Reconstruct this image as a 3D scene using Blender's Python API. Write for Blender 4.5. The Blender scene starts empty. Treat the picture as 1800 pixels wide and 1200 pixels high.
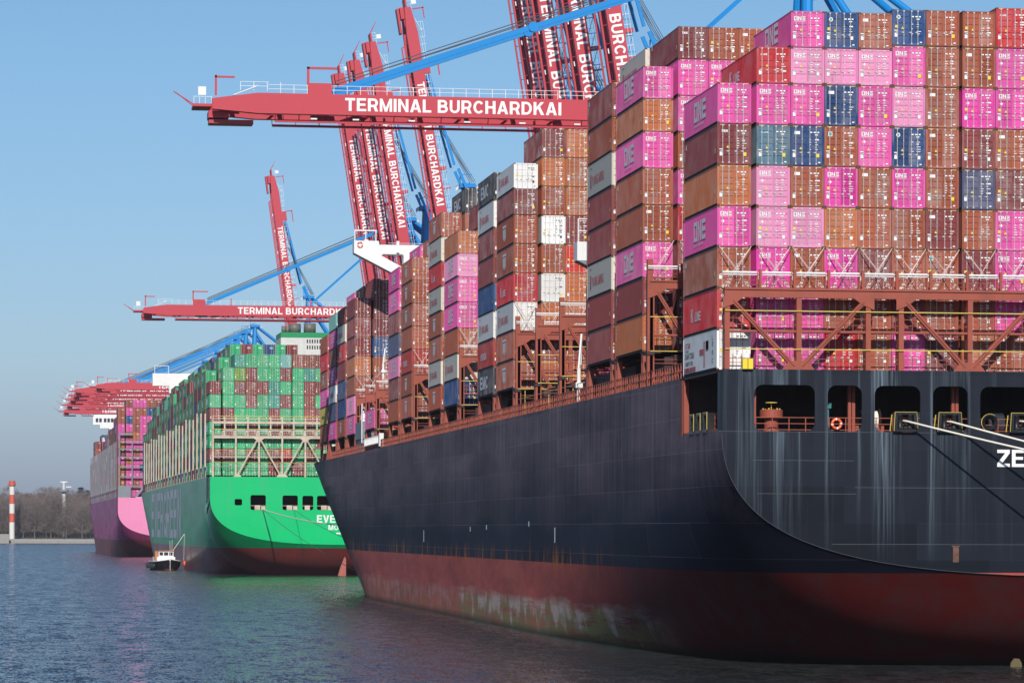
import bpy, bmesh, math, random
from mathutils import Vector, Matrix
C = bpy.context
R = math.radians
random.seed(7)

# ------------------------------------------------------------ camera, sky, sun
TH = R(8.34); ct, st = math.cos(TH), math.sin(TH)
F = 5830.0; HZ = 932.0; CAMH = 9.8
cd = bpy.data.cameras.new('camera'); cam = bpy.data.objects.new('camera', cd)
C.scene.collection.objects.link(cam); C.scene.camera = cam
cd.sensor_width = 36; cd.lens = F / 1800 * 36
cd.shift_y = (HZ - 600) / 1800
cd.clip_start = 1; cd.clip_end = 30000
cam.matrix_world = Matrix.Translation((0, 0, CAMH)) @ Matrix.Rotation(-TH, 4, 'Z') @ Matrix.Rotation(R(90), 4, 'X') @ Matrix.Rotation(0.003, 4, 'Z')

SUN_AZ, SUN_EL = 189.5, 34.0
w = bpy.data.worlds.new('World'); C.scene.world = w; w.use_nodes = True
nt = w.node_tree; bg = nt.nodes['Background']
sky = nt.nodes.new('ShaderNodeTexSky'); sky.sky_type = 'NISHITA'; sky.sun_disc = False
sky.sun_elevation = R(SUN_EL); sky.sun_rotation = R(SUN_AZ)
sky.air_density = 1.0; sky.dust_density = 0.6; sky.ozone_density = 2.5
# sky tint: less yellow near the horizon, higher sky dimmed to cut fill light
tc = nt.nodes.new('ShaderNodeTexCoord'); sx_ = nt.nodes.new('ShaderNodeSeparateXYZ'); nt.links.new(tc.outputs['Generated'], sx_.inputs[0])
cr_ = nt.nodes.new('ShaderNodeValToRGB'); nt.links.new(sx_.outputs[2], cr_.inputs[0])
el_ = cr_.color_ramp.elements; el_[0].position = 0.0; el_[0].color = (.68, .80, 1.36, 1); el_[1].position = .16; el_[1].color = (.94, 1.22, 1.42, 1)
e_ = el_.new(.05); e_.color = (.91, 1.08, 1.42, 1); e_ = el_.new(.38); e_.color = (.58, .76, 1.05, 1)
mx_ = nt.nodes.new('ShaderNodeMixRGB'); mx_.blend_type = 'MULTIPLY'; mx_.inputs[0].default_value = 1
nt.links.new(sky.outputs[0], mx_.inputs[1]); nt.links.new(cr_.outputs[0], mx_.inputs[2])
nt.links.new(mx_.outputs[0], bg.inputs[0]); bg.inputs[1].default_value = 0.07
sd = bpy.data.lights.new('sun', 'SUN'); sd.energy = 4.4; sd.angle = R(0.5); sd.color = (1.0, 0.95, 0.88)
sun = bpy.data.objects.new('sun', sd); C.scene.collection.objects.link(sun)
sv = Vector((math.sin(R(SUN_AZ)) * math.cos(R(SUN_EL)), math.cos(R(SUN_AZ)) * math.cos(R(SUN_EL)), math.sin(R(SUN_EL))))
sun.rotation_euler = sv.to_track_quat('Z', 'Y').to_euler(); sun.location = (-60, -100, 200)
vs = C.scene.view_settings; vs.view_transform = 'Standard'; vs.look = 'None'; vs.exposure = 0.0; vs.gamma = 1
C.scene.render.film_transparent = False; C.scene.cycles.caustics_reflective = False; C.scene.cycles.caustics_refractive = False

COL = C.scene.collection

def at(px, py, Y):
    """point of the vertical plane Y seen at photo pixel (px, py)"""
    t = (px - 900) / F
    X = Y * (st + t * ct) / (ct - t * st)
    d = X * st + Y * ct
    return X, CAMH + (HZ - py) * d / F

# ------------------------------------------------------------ materials
def mat(name, col=(.5, .5, .5), rough=.6, metal=0.0, spec=.5):
    m = bpy.data.materials.new(name); m.use_nodes = True
    b = m.node_tree.nodes['Principled BSDF']
    b.inputs['Base Color'].default_value = (*col, 1); b.inputs['Roughness'].default_value = rough
    b.inputs['Metallic'].default_value = metal
    b.inputs['Specular IOR Level'].default_value = spec
    return m

class NT:
    def __init__(s, m):
        s.t = m.node_tree; s.b = s.t.nodes['Principled BSDF']
    def n(s, k, **kw):
        x = s.t.nodes.new('ShaderNode' + k)
        for a, v in kw.items(): setattr(x, a, v)
        return x
    def l(s, a, b): s.t.links.new(a, b)
    def math(s, op, a, b=None, clamp=False):
        x = s.n('Math', operation=op, use_clamp=clamp)
        for i, v in enumerate((a, b)):
            if v is None: continue
            if isinstance(v, (int, float)): x.inputs[i].default_value = v
            else: s.l(v, x.inputs[i])
        return x.outputs[0]
    def mix(s, f, a, b, blend='MIX'):
        x = s.n('MixRGB', blend_type=blend)
        for i, v in enumerate((f, a, b)):
            if isinstance(v, (int, float)): x.inputs[i].default_value = v
            elif isinstance(v, tuple): x.inputs[i].default_value = (*v, 1)
            else: s.l(v, x.inputs[i])
        return x.outputs[0]
    def noise(s, vec, scale, detail=3, rough=.55):
        x = s.n('TexNoise'); x.inputs['Scale'].default_value = scale
        x.inputs['Detail'].default_value = detail; x.inputs['Roughness'].default_value = rough
        if vec is not None: s.l(vec, x.inputs['Vector'])
        return x.outputs['Fac']
    def ramp(s, fac, lo, hi):
        x = s.n('MapRange'); x.clamp = True
        s.l(fac, x.inputs[0]); x.inputs[1].default_value = lo; x.inputs[2].default_value = hi
        return x.outputs[0]
    def scaled(s, vec, sc):
        x = s.n('Mapping'); x.inputs['Scale'].default_value = sc; s.l(vec, x.inputs[0]); return x.outputs[0]
    def obj(s): return s.n('TexCoord').outputs['Object']

def worn(name, col, rough=.55, amt=.35, dirt=(.12, .07, .05), spec=.4, sc=.6, streak=True):
    """painted steel with blotches of grime and vertical runs"""
    m = mat(name, col, rough, 0, spec); g = NT(m); o = g.obj()
    a = g.ramp(g.noise(o, sc, 5), .45, .75)
    v = g.scaled(o, (2.5, 2.5, .18)); b_ = g.ramp(g.noise(v, 1.2, 4), .5, .8)
    f = g.math('MULTIPLY', g.math('MAXIMUM', a, b_ if streak else a), amt)
    g.l(g.mix(f, col, dirt), g.b.inputs['Base Color'])
    return m

def cargo_mat():
    m = mat('container_paint', rough=.5, spec=.15); g = NT(m); o = g.obj()
    oi = g.n('ObjectInfo')
    loc = g.n('VectorMath', operation='ADD'); g.l(o, loc.inputs[0])
    cx = g.n('CombineXYZ'); g.l(g.math('MULTIPLY', oi.outputs['Random'], 90), cx.inputs[0]); g.l(cx.outputs[0], loc.inputs[1])
    p = loc.outputs[0]
    tone = g.math('ADD', g.math('MULTIPLY', oi.outputs['Random'], .36), .80)
    base = g.mix(1, oi.outputs['Color'], tone, 'MULTIPLY')
    age = g.math('FRACT', g.math('MULTIPLY', oi.outputs['Random'], 17.3)); fade = g.math('MULTIPLY', g.ramp(g.noise(p, .6, 5), .35, .75), g.math('MULTIPLY', age, .38))
    base = g.mix(fade, base, (.55, .5, .48))
    runs = g.ramp(g.noise(g.scaled(p, (5, 5, .35)), 1.3, 4), .56, .8)
    spots = g.ramp(g.noise(p, 3.5, 4), .66, .78)
    f = g.math('MULTIPLY', g.math('MAXIMUM', runs, spots), g.math('ADD', g.math('MULTIPLY', g.math('FRACT', g.math('MULTIPLY', oi.outputs['Random'], 7.7)), .6), .12))
    g.l(g.mix(f, base, (.13, .055, .03)), g.b.inputs['Base Color'])
    return m

M = {
    'cargo': cargo_mat(),
    'cast': worn('corner_casting_steel', (.16, .075, .045), .7, .5),
    'hole': mat('dark_gasket_and_shade', (.012, .011, .012), .8),
    'haz': mat('hazard_yellow', (.75, .6, .12), .6),
    'bar': mat('galvanised_bar', (.52, .50, .48), .45, .2),
    'white': mat('white_lettering', (.82, .82, .80), .5),
    'red_ink': mat('red_lettering', (.55, .04, .06), .5),
    'black_ink': mat('black_lettering', (.02, .02, .02), .5),
    'stick': mat('yellow_sticker', (.8, .6, .03), .5),
    'tealink': mat('teal_sticker', (.03, .3, .3), .5),
    'ship_red': worn('red_oxide_steel', (.33, .075, .045), .6, .35, (.10, .04, .03)),
    'cream': worn('cream_steel', (.60, .52, .41), .6, .5, (.30, .12, .05)),
    'grey': worn('grey_steel', (.20, .22, .25), .55, .3, (.3, .3, .3)),
    'yellow': worn('yellow_rail_paint', (.62, .48, .10), .5, .3),
    'white_steel': worn('white_steel', (.80, .80, .79), .45, .18, (.45, .42, .38)),
    'rod': mat('lashing_rod_steel', (.60, .48, .44), .5, .1),
    'dark': worn('dark_deck_steel', (.045, .02, .022), .7, .3),
    'deckred': worn('deck_paint', (.16, .05, .04), .7, .4),
    'black': worn('black_fairlead_paint', (.012, .013, .016), .4, .35, (.06, .06, .06), .3),
    'crane_red': worn('crane_red_paint', (.50, .05, .07), .5, .10, (.25, .04, .05), .35, .08),
    'crane_blue': worn('crane_blue_paint', (.004, .23, .60), .45, .12, (.01, .07, .2), .35, .1),
    'cable': mat('wire_rope', (.08, .085, .10), .6),
    'rope': worn('mooring_rope_fibre', (.80, .74, .64), .85, .2, (.5, .42, .3)),
    'conc': worn('quay_concrete', (.32, .31, .29), .85, .4, (.15, .14, .12), .3),
    'glass': mat('window_glass', (.03, .04, .05), .1, 0, .8),
    'orange': mat('orange_float', (.80, .12, .03), .45),
    'bark': mat('bare_twigs', (.185, .145, .13), .9),
    'trunk': mat('tree_bark', (.13, .11, .09), .9),
    'conifer': mat('conifer_needles', (.04, .065, .06), .9),
    'tealpaint': mat('teal_machine_paint', (.03, .16, .17), .5),
}

def hull_mat(name, col, boot, zb, streaks=0.0, rust=0.0, foul_and_sun=0.0, seam=True, rough=.32, fade=(.2, .19, .22), spec=.22, var=1.0):  # fade: weathering colour with sky sheen painted in
    m = mat(name, col, rough, 0, spec); g = NT(m); o = g.obj()
    sx = g.n('SeparateXYZ'); g.l(o, sx.inputs[0]); X, Y, Z = sx.outputs
    # plate-by-plate tone differences and weld seams (strakes 2.6 m high, plates 15 m long)
    plate = g.n('CombineXYZ')
    zr = g.math('FLOOR', g.math('DIVIDE', Z, 2.6)); 
    yo = g.math('ADD', g.math('ADD', Y, X), g.math('MULTIPLY', zr, 5.3))
    g.l(g.math('FLOOR', g.math('DIVIDE', yo, 15)), plate.inputs[0]); g.l(zr, plate.inputs[1])
    wn = g.n('TexWhiteNoise'); g.l(plate.outputs[0], wn.inputs['Vector'])
    cl = g.noise(o, .07, 5)
    tone = g.math('ADD', g.math('MULTIPLY', wn.outputs['Value'], .55 * var), g.math('ADD', g.math('MULTIPLY', cl, 1.0 * var), 1 - .8 * var))
    base = g.mix(1, col, tone, 'MULTIPLY')
    if seam:
        fz = g.math('ABSOLUTE', g.math('SUBTRACT', g.math('FRACT', g.math('DIVIDE', Z, 2.6)), .5))
        fy = g.math('ABSOLUTE', g.math('SUBTRACT', g.math('FRACT', g.math('DIVIDE', yo, 15)), .5))
        ln = g.math('MAXIMUM', g.math('GREATER_THAN', fz, .489), g.math('GREATER_THAN', fy, .4975))
        base = g.mix(g.math('MULTIPLY', ln, g.math('MULTIPLY', wn.outputs['Value'], .55)), base, fade)
    # chalky weathering and painted-in sky sheen, ending above the boot top
    up = g.ramp(g.math('ADD', Z, g.math('MULTIPLY', g.noise(g.scaled(o, (.05, .03, .2)), 1, 3), 7)), zb + 6.5, zb + 14.0)
    n1 = g.ramp(g.math('ADD', g.math('MULTIPLY', g.noise(g.scaled(o, (1.2, .9, .06)), 1.0, 6, .65), .6), g.math('MULTIPLY', g.noise(g.scaled(o, (.1, .06, .25)), 1.0, 5, .6), .4)), .30, .66)
    base = g.mix(g.math('MULTIPLY', g.math('MULTIPLY', n1, up), g.math('ADD', g.math('MULTIPLY', wn.outputs['Value'], .26), .55)), base, fade)
    if streaks:
        n2 = g.ramp(g.noise(g.scaled(o, (1.0, 1.0, .02)), .75, 5, .6), .47, .62)
        fine = g.ramp(g.noise(g.scaled(o, (7, 7, .12)), 1, 5), .38, .62)
        grp = g.math('ADD', g.math('MULTIPLY', g.ramp(g.noise(g.scaled(o, (.28, .28, .02)), 1.0, 2), .42, .58), .75), .25)
        down = g.ramp(Z, zb + .5, zb + 10.0)
        f = g.math('MULTIPLY', g.math('MULTIPLY', n2, fine), g.math('MULTIPLY', g.math('MULTIPLY', down, grp), streaks))
        base = g.mix(f, base, (.17, .22, .27))
    if rust:
        near = g.math('SUBTRACT', 1, g.ramp(g.math('ABSOLUTE', g.math('SUBTRACT', Z, g.math('ADD', g.math('MULTIPLY', g.noise(g.scaled(o, (.1, .35, .1)), 1, 3), 2.4), zb - 1.0))), .1, 1.7))
        n3 = g.math('MULTIPLY', g.ramp(g.noise(g.scaled(o, (.15, .55, .06)), 1.0, 6, .75), .525, .60), g.ramp(Y, 36, 60))
        gg = g.ramp(g.noise(g.scaled(o, (.15, .15, .02)), 1.0, 1), .36, .5)
        rfac = g.math('MULTIPLY', g.math('MULTIPLY', near, n3), g.math('MULTIPLY', gg, rust))
    # boot top
    bt = g.math('LESS_THAN', Z, zb)
    bn = g.noise(g.scaled(o, (.5, .5, .15)), .9, 6, .65)
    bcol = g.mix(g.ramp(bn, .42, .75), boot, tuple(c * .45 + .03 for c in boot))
    if foul_and_sun:
        bcol = g.mix(g.math('MULTIPLY', g.ramp(Y, 34, 85), g.math('ADD', g.math('MULTIPLY', g.ramp(g.noise(g.scaled(o, (.2, .12, .5)), .6, 5, .7), .35, .65), .5), .5)), bcol, (.60, .135, .11))  # boot red dark at the shaded stern, paler along the sunlit side: light painted in
        zz = g.math('ADD', Z, g.math('MULTIPLY', g.noise(g.scaled(o, (.25, .12, 1.2)), .6, 5), 2.4))
        lo = g.math('SUBTRACT', 1, g.ramp(zz, 3.9, 4.9))
        yr = g.math('MULTIPLY', g.ramp(Y, 26, 56), g.math('SUBTRACT', 1, g.math('MULTIPLY', g.ramp(Y, 141.5, 142), .62)))
        ptc = g.ramp(g.math('ADD', g.math('MULTIPLY', g.noise(g.scaled(o, (.1, .07, 1.3)), .9, 6, .75), .85), g.math('MULTIPLY', g.noise(g.scaled(o, (.3, .5, .1)), .9, 5, .7), .15)), .36, .52)
        gr = g.mix(g.ramp(g.math('ADD', g.noise(o, .3, 5), g.math('MULTIPLY', Z, -.06)), .30, .42), (.62, .53, .46), (.26, .27, .11))
        bcol = g.mix(g.math('MULTIPLY', g.math('MULTIPLY', lo, ptc), g.math('MULTIPLY', yr, foul_and_sun)), bcol, gr)
        wet = g.math('SUBTRACT', 1, g.ramp(Z, .1, .8))
        bcol = g.mix(g.math('MULTIPLY', wet, .75), bcol, (.025, .03, .012))
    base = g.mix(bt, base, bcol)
    if rust: base = g.mix(rfac, base, (.50, .16, .02))
    g.l(base, g.b.inputs['Base Color'])
    g.l(g.math('ADD', g.math('MULTIPLY', cl, .25), rough - .08), g.b.inputs['Roughness'])
    bp = g.n('Bump'); bp.inputs['Strength'].default_value = .25; bp.inputs['Distance'].default_value = .12
    g.l(g.noise(g.scaled(o, (.22, .22, .45)), 1, 2), bp.inputs['Height']); g.l(bp.outputs[0], g.b.inputs['Normal'])
    return m

# ------------------------------------------------------------ mesh builder
class MB:
    def __init__(s): s.v = []; s.f = []; s.m = []; s.c = []
    def face(s, idx, mi=0, col=None): s.f.append(idx); s.m.append(mi); s.c.append(col)
    def poly(s, pts, mi=0, col=None):
        n = len(s.v); s.v += [tuple(p) for p in pts]; s.face(tuple(range(n, n + len(pts))), mi, col)
    def box(s, x0, x1, y0, y1, z0, z1, mi=0, col=None):
        n = len(s.v)
        s.v += [(x0, y0, z0), (x1, y0, z0), (x1, y1, z0), (x0, y1, z0), (x0, y0, z1), (x1, y0, z1), (x1, y1, z1), (x0, y1, z1)]
        for q in ((0, 3, 2, 1), (4, 5, 6, 7), (0, 1, 5, 4), (1, 2, 6, 5), (2, 3, 7, 6), (3, 0, 4, 7)):
            s.face(tuple(n + i for i in q), mi, col)
    def bar(s, p, q, wd, h=None, mi=0, up=(0, 0, 1)):
        p, q = Vector(p), Vector(q); h = h or wd; d = (q - p).normalized()
        u = Vector(up)
        if abs(d.dot(u)) > .98: u = Vector((0, 1, 0))
        a = d.cross(u).normalized() * wd / 2; b = a.cross(d).normalized() * h / 2
        n = len(s.v)
        for e in (p, q):
            for sg in ((-1, -1), (1, -1), (1, 1), (-1, 1)): s.v.append(tuple(e + a * sg[0] + b * sg[1]))
        for k in ((0, 1, 2, 3), (7, 6, 5, 4), (0, 4, 5, 1), (1, 5, 6, 2), (2, 6, 7, 3), (3, 7, 4, 0)):
            s.face(tuple(n + i for i in k), mi)
    def tube(s, pts, r, sides=6, mi=0):
        pts = [Vector(p) for p in pts]; n0 = len(s.v); rr = r if isinstance(r, (list, tuple)) else [r] * len(pts)
        for i, p in enumerate(pts):
            d = (pts[min(i + 1, len(pts) - 1)] - pts[max(i - 1, 0)]).normalized()
            u = Vector((0, 0, 1)) if abs(d.z) < .95 else Vector((0, 1, 0))
            a = d.cross(u).normalized(); b = a.cross(d)
            for k in range(sides):
                t = 2 * math.pi * k / sides; s.v.append(tuple(p + (a * math.cos(t) + b * math.sin(t)) * rr[i]))
        for i in range(len(pts) - 1):
            for k in range(sides):
                a0 = n0 + i * sides; k2 = (k + 1) % sides
                s.face((a0 + k, a0 + k2, a0 + sides + k2, a0 + sides + k), mi)
        s.face(tuple(n0 + k for k in range(sides))[::-1], mi)
        s.face(tuple(n0 + (len(pts) - 1) * sides + k for k in range(sides)), mi)
    def disc(s, c, r, axis='y', n=12, mi=0, r2=None):
        pts = []
        for k in range(n):
            t = 2 * math.pi * k / n; a, b = r * math.cos(t), (r2 or r) * math.sin(t)
            pts.append((c[0] + a, c[1], c[2] + b) if axis == 'y' else (c[0], c[1] + a, c[2] + b) if axis == 'x' else (c[0] + a, c[1] + b, c[2]))
        s.poly(pts, mi)
    def text(s, body, h, fn, mi=0, wscale=1.0, bold=.02, align=0.0):
        """fn maps (u, v) of the lettering plane to a point; h is the cap height"""
        V, Fc, wd = glyphs(body, bold); n = len(s.v); k = h
        o0, o1, o2 = Vector(fn(0, 0)), Vector(fn(1, 0)), Vector(fn(0, 1)); nn = (o1 - o0).cross(o2 - o0).normalized() * .004
        for q in V:
            p = Vector(fn((q[0] - align * wd) * k * wscale, q[1] * k)); s.v.append(tuple(p + nn * (q[2] if len(q) > 2 else 0)))
        for q in Fc: s.face(tuple(n + i for i in q), mi)
        return wd * k * wscale
    def build(s, name, mats, parent=None, smooth=False, cols=False):
        me = bpy.data.meshes.new(name); me.from_pydata(s.v, [], s.f)
        for m in (mats if isinstance(mats, (list, tuple)) else [mats]): me.materials.append(M[m] if isinstance(m, str) else m)
        me.polygons.foreach_set('material_index', s.m)
        if smooth: me.polygons.foreach_set('use_smooth', [True] * len(s.f))
        if cols:
            at_ = me.color_attributes.new('Col', 'FLOAT_COLOR', 'CORNER'); d = []
            for q, c in zip(s.f, s.c):
                for _ in q: d += [*(c or (.5, .5, .5)), 1]
            at_.data.foreach_set('color', d)
        me.update()
        o = bpy.data.objects.new(name, me); COL.objects.link(o)
        if parent: o.parent = parent
        return o

def _arc(cx, cy, rx, ry, a0, a1, n=8): return [(cx + rx * math.cos(R(a0 + (a1 - a0) * i / n)), cy + ry * math.sin(R(a0 + (a1 - a0) * i / n))) for i in range(n + 1)]
_st = [(.0, 0), (.2, 0), (.2, 1), (.0, 1)]
def _bxp(a, b, c, d): return [(a, c), (b, c), (b, d), (a, d)]
SF = {   # grotesque capitals: (width, polygons, stroked lines)
 'T': (.70, [_bxp(0, .7, .81, 1), _bxp(.25, .45, 0, .81)], []), 'I': (.2, [_st], []),
 'E': (.66, [_st, _bxp(.2, .64, .82, 1), _bxp(.2, .60, .42, .59), _bxp(.2, .66, 0, .18)], []),
 'F': (.62, [_st, _bxp(.2, .62, .82, 1), _bxp(.2, .57, .42, .59)], []),
 'L': (.6, [_st, _bxp(.2, .6, 0, .18)], []), 'H': (.72, [_st, _bxp(.52, .72, 0, 1), _bxp(.2, .52, .42, .6)], []),
 'R': (.72, [_st, [(.36, .42), (.5, .0), (.72, 0), (.57, .42)]], [[(.2, .91), (.42, .91)] + _arc(.42, .665, .19, .245, 90, -90)[1:] + [(.2, .42)]]),
 'P': (.66, [_st], [[(.2, .91), (.4, .91)] + _arc(.4, .655, .17, .255, 90, -90)[1:] + [(.2, .40)]]),
 'B': (.72, [_st], [[(.2, .91), (.40, .91)] + _arc(.40, .72, .17, .19, 90, -90)[1:] + [(.2, .53)], [(.2, .50), (.42, .50)] + _arc(.42, .295, .20, .205, 90, -90)[1:] + [(.2, .09)]]),
 'M': (.86, [_bxp(0, .18, 0, 1), _bxp(.68, .86, 0, 1), [(.18, 1), (.18, .62), (.34, 0), (.43, 0), (.43, .30)], [(.68, 1), (.43, .30), (.43, 0), (.52, 0), (.68, .62)]], []),
 'N': (.72, [_bxp(0, .19, 0, 1), _bxp(.53, .72, 0, 1), [(.19, 1), (.19, .67), (.53, 0), (.53, .33)]], []),
 'A': (.78, [[(0, 0), (.21, 0), (.39, .72), (.39, 1), (.28, 1)], [(.78, 0), (.50, 1), (.39, 1), (.39, .72), (.57, 0)], [(.255, .2), (.525, .2), (.485, .37), (.295, .37)]], []),
 'U': (.72, [], [[(.1, 1), (.1, .34)] + _arc(.36, .34, .26, .25, 180, 360)[1:] + [(.62, 1)]]),
 'C': (.74, [], [_arc(.39, .5, .29, .41, 38, 322, 14)]), 'O': (.80, [], [_arc(.40, .5, .30, .41, 0, 360, 20)]),
 'G': (.78, [_bxp(.42, .78, .36, .53), _bxp(.60, .78, 0, .36)], [_arc(.39, .5, .29, .41, 40, 318, 14)]),
 'D': (.74, [_st], [[(.2, .91), (.34, .91)] + _arc(.34, .5, .30, .41, 90, -90, 10)[1:] + [(.2, .09)]]),
 'K': (.76, [_st, [(.2, .34), (.2, .60), (.50, 1), (.74, 1)], [(.31, .50), (.45, .66), (.76, 0), (.52, 0)]], []),
 'V': (.74, [[(0, 1), (.22, 1), (.37, .3), (.37, 0), (.27, 0)], [(.74, 1), (.47, 0), (.37, 0), (.37, .3), (.52, 1)]], []),
 'Y': (.74, [[(0, 1), (.23, 1), (.37, .66), (.51, 1), (.74, 1), (.47, .42), (.27, .42)], _bxp(.27, .47, 0, .42)], []),
 'S': (.68, [], [_arc(.34, .70, .23, .205, 25, 225, 9) + _arc(.34, .30, .24, .21, 45, -160, 9)]),
 'Z': (.68, [_bxp(0, .68, .81, 1), _bxp(0, .68, 0, .19), [(0, .19), (.25, .19), (.68, .81), (.43, .81)]], []),
}
def _ribbon(pl, t=.09):
    closed = abs(pl[0][0] - pl[-1][0]) < 1e-6 and abs(pl[0][1] - pl[-1][1]) < 1e-6; V = []; n = len(pl)
    for i, p in enumerate(pl):
        a = pl[i - 1] if i else (pl[-2] if closed else p); b = pl[i + 1] if i < n - 1 else (pl[1] if closed else p)
        dx, dy = b[0] - a[0], b[1] - a[1]; l = math.hypot(dx, dy) or 1; V += [(p[0] - dy / l * t, p[1] + dx / l * t), (p[0] + dy / l * t, p[1] - dx / l * t)]
    return V, [(2 * i, 2 * i + 1, 2 * i + 3, 2 * i + 2) for i in range(n - 1)]
_g = {}
def glyphs(body, bold):
    if all(c in SF or c == ' ' for c in body):
        if body in _g: return _g[body]
        V, Fc, x = [], [], 0.0
        for c in body:
            if c == ' ': x += .34; continue
            wd, polys, lines = SF[c]
            for p in polys: n = len(V); V += [(x + a, b, 0) for a, b in p]; Fc.append(tuple(range(n, n + len(p))))
            for li, l in enumerate(lines):
                v2, f2 = _ribbon(l); n = len(V); V += [(x + a, b, 1 + li) for a, b in v2]; Fc += [tuple(n + i for i in q) for q in f2]
            x += wd + .11
        _g[body] = (V, Fc, x - .11); return _g[body]
    return glyphs_font(body, bold)
def glyphs_font(body, bold):
    key = (body, bold)
    if key in _g: return _g[key]
    def get(t):
        cu = bpy.data.curves.new('t', 'FONT'); cu.body = t; cu.size = 1; cu.offset = bold; cu.resolution_u = 3
        o = bpy.data.objects.new('t', cu); COL.objects.link(o)
        me = o.to_mesh()
        V = [(v.co.x, v.co.y) for v in me.vertices]; Fc = [tuple(p.vertices) for p in me.polygons]
        o.to_mesh_clear(); bpy.data.objects.remove(o); bpy.data.curves.remove(cu)
        return V, Fc
    ref = _g.get('ref' + str(bold))
    if ref is None:
        V, _ = get('H'); ref = _g['ref' + str(bold)] = (min(y for x, y in V), max(y for x, y in V))
    V, Fc = get(body); k = 1 / (ref[1] - ref[0]); x0 = min(x for x, y in V)
    V = [((x - x0) * k, (y - ref[0]) * k) for x, y in V]
    _g[key] = (V, Fc, max(x for x, y in V)); return _g[key]

def fill2d(outer, holes, thick):
    """flat plate in x-z with rounded holes, thickness along y"""
    cu = bpy.data.curves.new('p', 'CURVE'); cu.dimensions = '2D'; cu.fill_mode = 'BOTH'; cu.extrude = thick / 2
    for ring in [outer] + holes:
        sp = cu.splines.new('POLY'); sp.points.add(len(ring) - 1); sp.use_cyclic_u = True
        for p, (x, z) in zip(sp.points, ring): p.co = (x, z, 0, 1)
    o = bpy.data.objects.new('p', cu); COL.objects.link(o); me = o.to_mesh()
    V = [(v.co.x, -v.co.z, v.co.y) for v in me.vertices]; Fc = [tuple(p.vertices) for p in me.polygons]
    o.to_mesh_clear(); bpy.data.objects.remove(o); bpy.data.curves.remove(cu)
    return V, Fc

def rrect(x0, x1, z0, z1, r, n=5):
    out = []
    for cx, cz, a0 in ((x1 - r, z1 - r, 0), (x0 + r, z1 - r, 90), (x0 + r, z0 + r, 180), (x1 - r, z0 + r, 270)):
        for k in range(n + 1):
            a = R(a0 + 90 * k / n); out.append((cx + r * math.cos(a), cz + r * math.sin(a)))
    return out

def tag(o, label=None, cat=None, group=None, kind=None):
    if label: o['label'] = label
    if cat: o['category'] = cat
    if group: o['group'] = group
    if kind: o['kind'] = kind
    return o
def empty(name, loc=(0, 0, 0), rz=0.0):
    o = bpy.data.objects.new(name, None); COL.objects.link(o); o.location = loc; o.rotation_euler = (0, 0, rz); o.empty_display_size = 1
    return o

# ------------------------------------------------------------ ship frames
class Ship:
    def __init__(s, X, Y, m): s.X, s.Y, s.a = X, Y, math.atan(-m); s.c, s.s = math.cos(s.a), math.sin(s.a)
    def w(s, x, y, z): return (s.X + x * s.c - y * s.s, s.Y + x * s.s + y * s.c, z)
BLK = Ship(48.4, 228.6, 0.0)
GRN = Ship(39.1, 714.0, -.0106)
PNK = Ship(32.6, 1196.0, -.012)

def lerp_tab(tab, x):
    if x <= tab[0][0]: return tab[0][1]
    for (a, b), (c, d) in zip(tab, tab[1:]):
        if x <= c: return b + (d - b) * (x - a) / (c - a)
    return tab[-1][1]
def G(q): return (1 - math.sqrt(max(0.0, q))) ** 2.4   # transom profile, 1 at the side, 0 at the centre line
ZB = [(0, 6.6), (6, -.3), (14, -3), (32, -8), (66, -14), (500, -14)]
ZT = [(0, 16.7), (6, 16.2), (14, 15), (32, 12), (66, 7), (100, -6), (500, -6)]
def sm(tab, y):
    h = min(5.0, y * .8); return sum(lerp_tab(tab, y + h * k / 3) for k in range(-3, 4)) / 7
HB = 30.5; MID = 16.9; DK = 21.2
def bow(y, z):
    k = max(0, min(1, z / DK)); ys = 231 + k * 82; L = 132 - 31 * k; e = 2 + k; yb = ys + L
    return HB * min(1, max(0, (y - ys) / L)) ** e
def hull(ship, parent, m, top=DK, cut=15.0):
    mb = MB()
    ys = [0, 1, 2.2, 3.5, 5, 6.5, 8, 10, 12, cut, 18, 22, 27, 33, 40, 48, 57, 66, 78, 90, 105, 130, 160] + list(range(190, 401, 6))
    ws = [1, .85, .7, .6, .52, .446, .38, .33, .28, .236, .19, .16, .13, .105, .083, .065, .049, .036, .026, .018, .012, .007, .0035, .0012, .0003, 0]
    nv = 7
    for side in (0, 1):
        n0 = len(mb.v); per = len(ws) + nv
        for y in ys:
            zb, zt = sm(ZB, y), sm(ZT, y)
            pts = [(HB * q, zb + (zt - zb) * G(q)) for q in ws] + [(0, zt + (MID - zt) * (k + 1) / nv) for k in range(nv)]
            for x, z in pts:
                x = min(HB, x + bow(y, z)); mb.v.append((x if not side else 2 * HB - x, y, z))
        for i in range(len(ys) - 1):
            for k in range(per - 1):
                a = n0 + i * per + k; q = (a, a + 1, a + per + 1, a + per); mb.face(q if not side else q[::-1])
        n1 = len(mb.v); y2 = [y for y in ys if y >= cut]
        for y in y2:
            for z in (MID, 19, top):
                x = min(HB, bow(y, z)); mb.v.append((x if not side else 2 * HB - x, y, z))
        for i in range(len(y2) - 1):
            for k in range(2):
                a = n1 + i * 3 + k; q = (a, a + 1, a + 4, a + 3); mb.face(q if not side else q[::-1])
    return mb.build('hull', m, parent, smooth=True)

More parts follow.
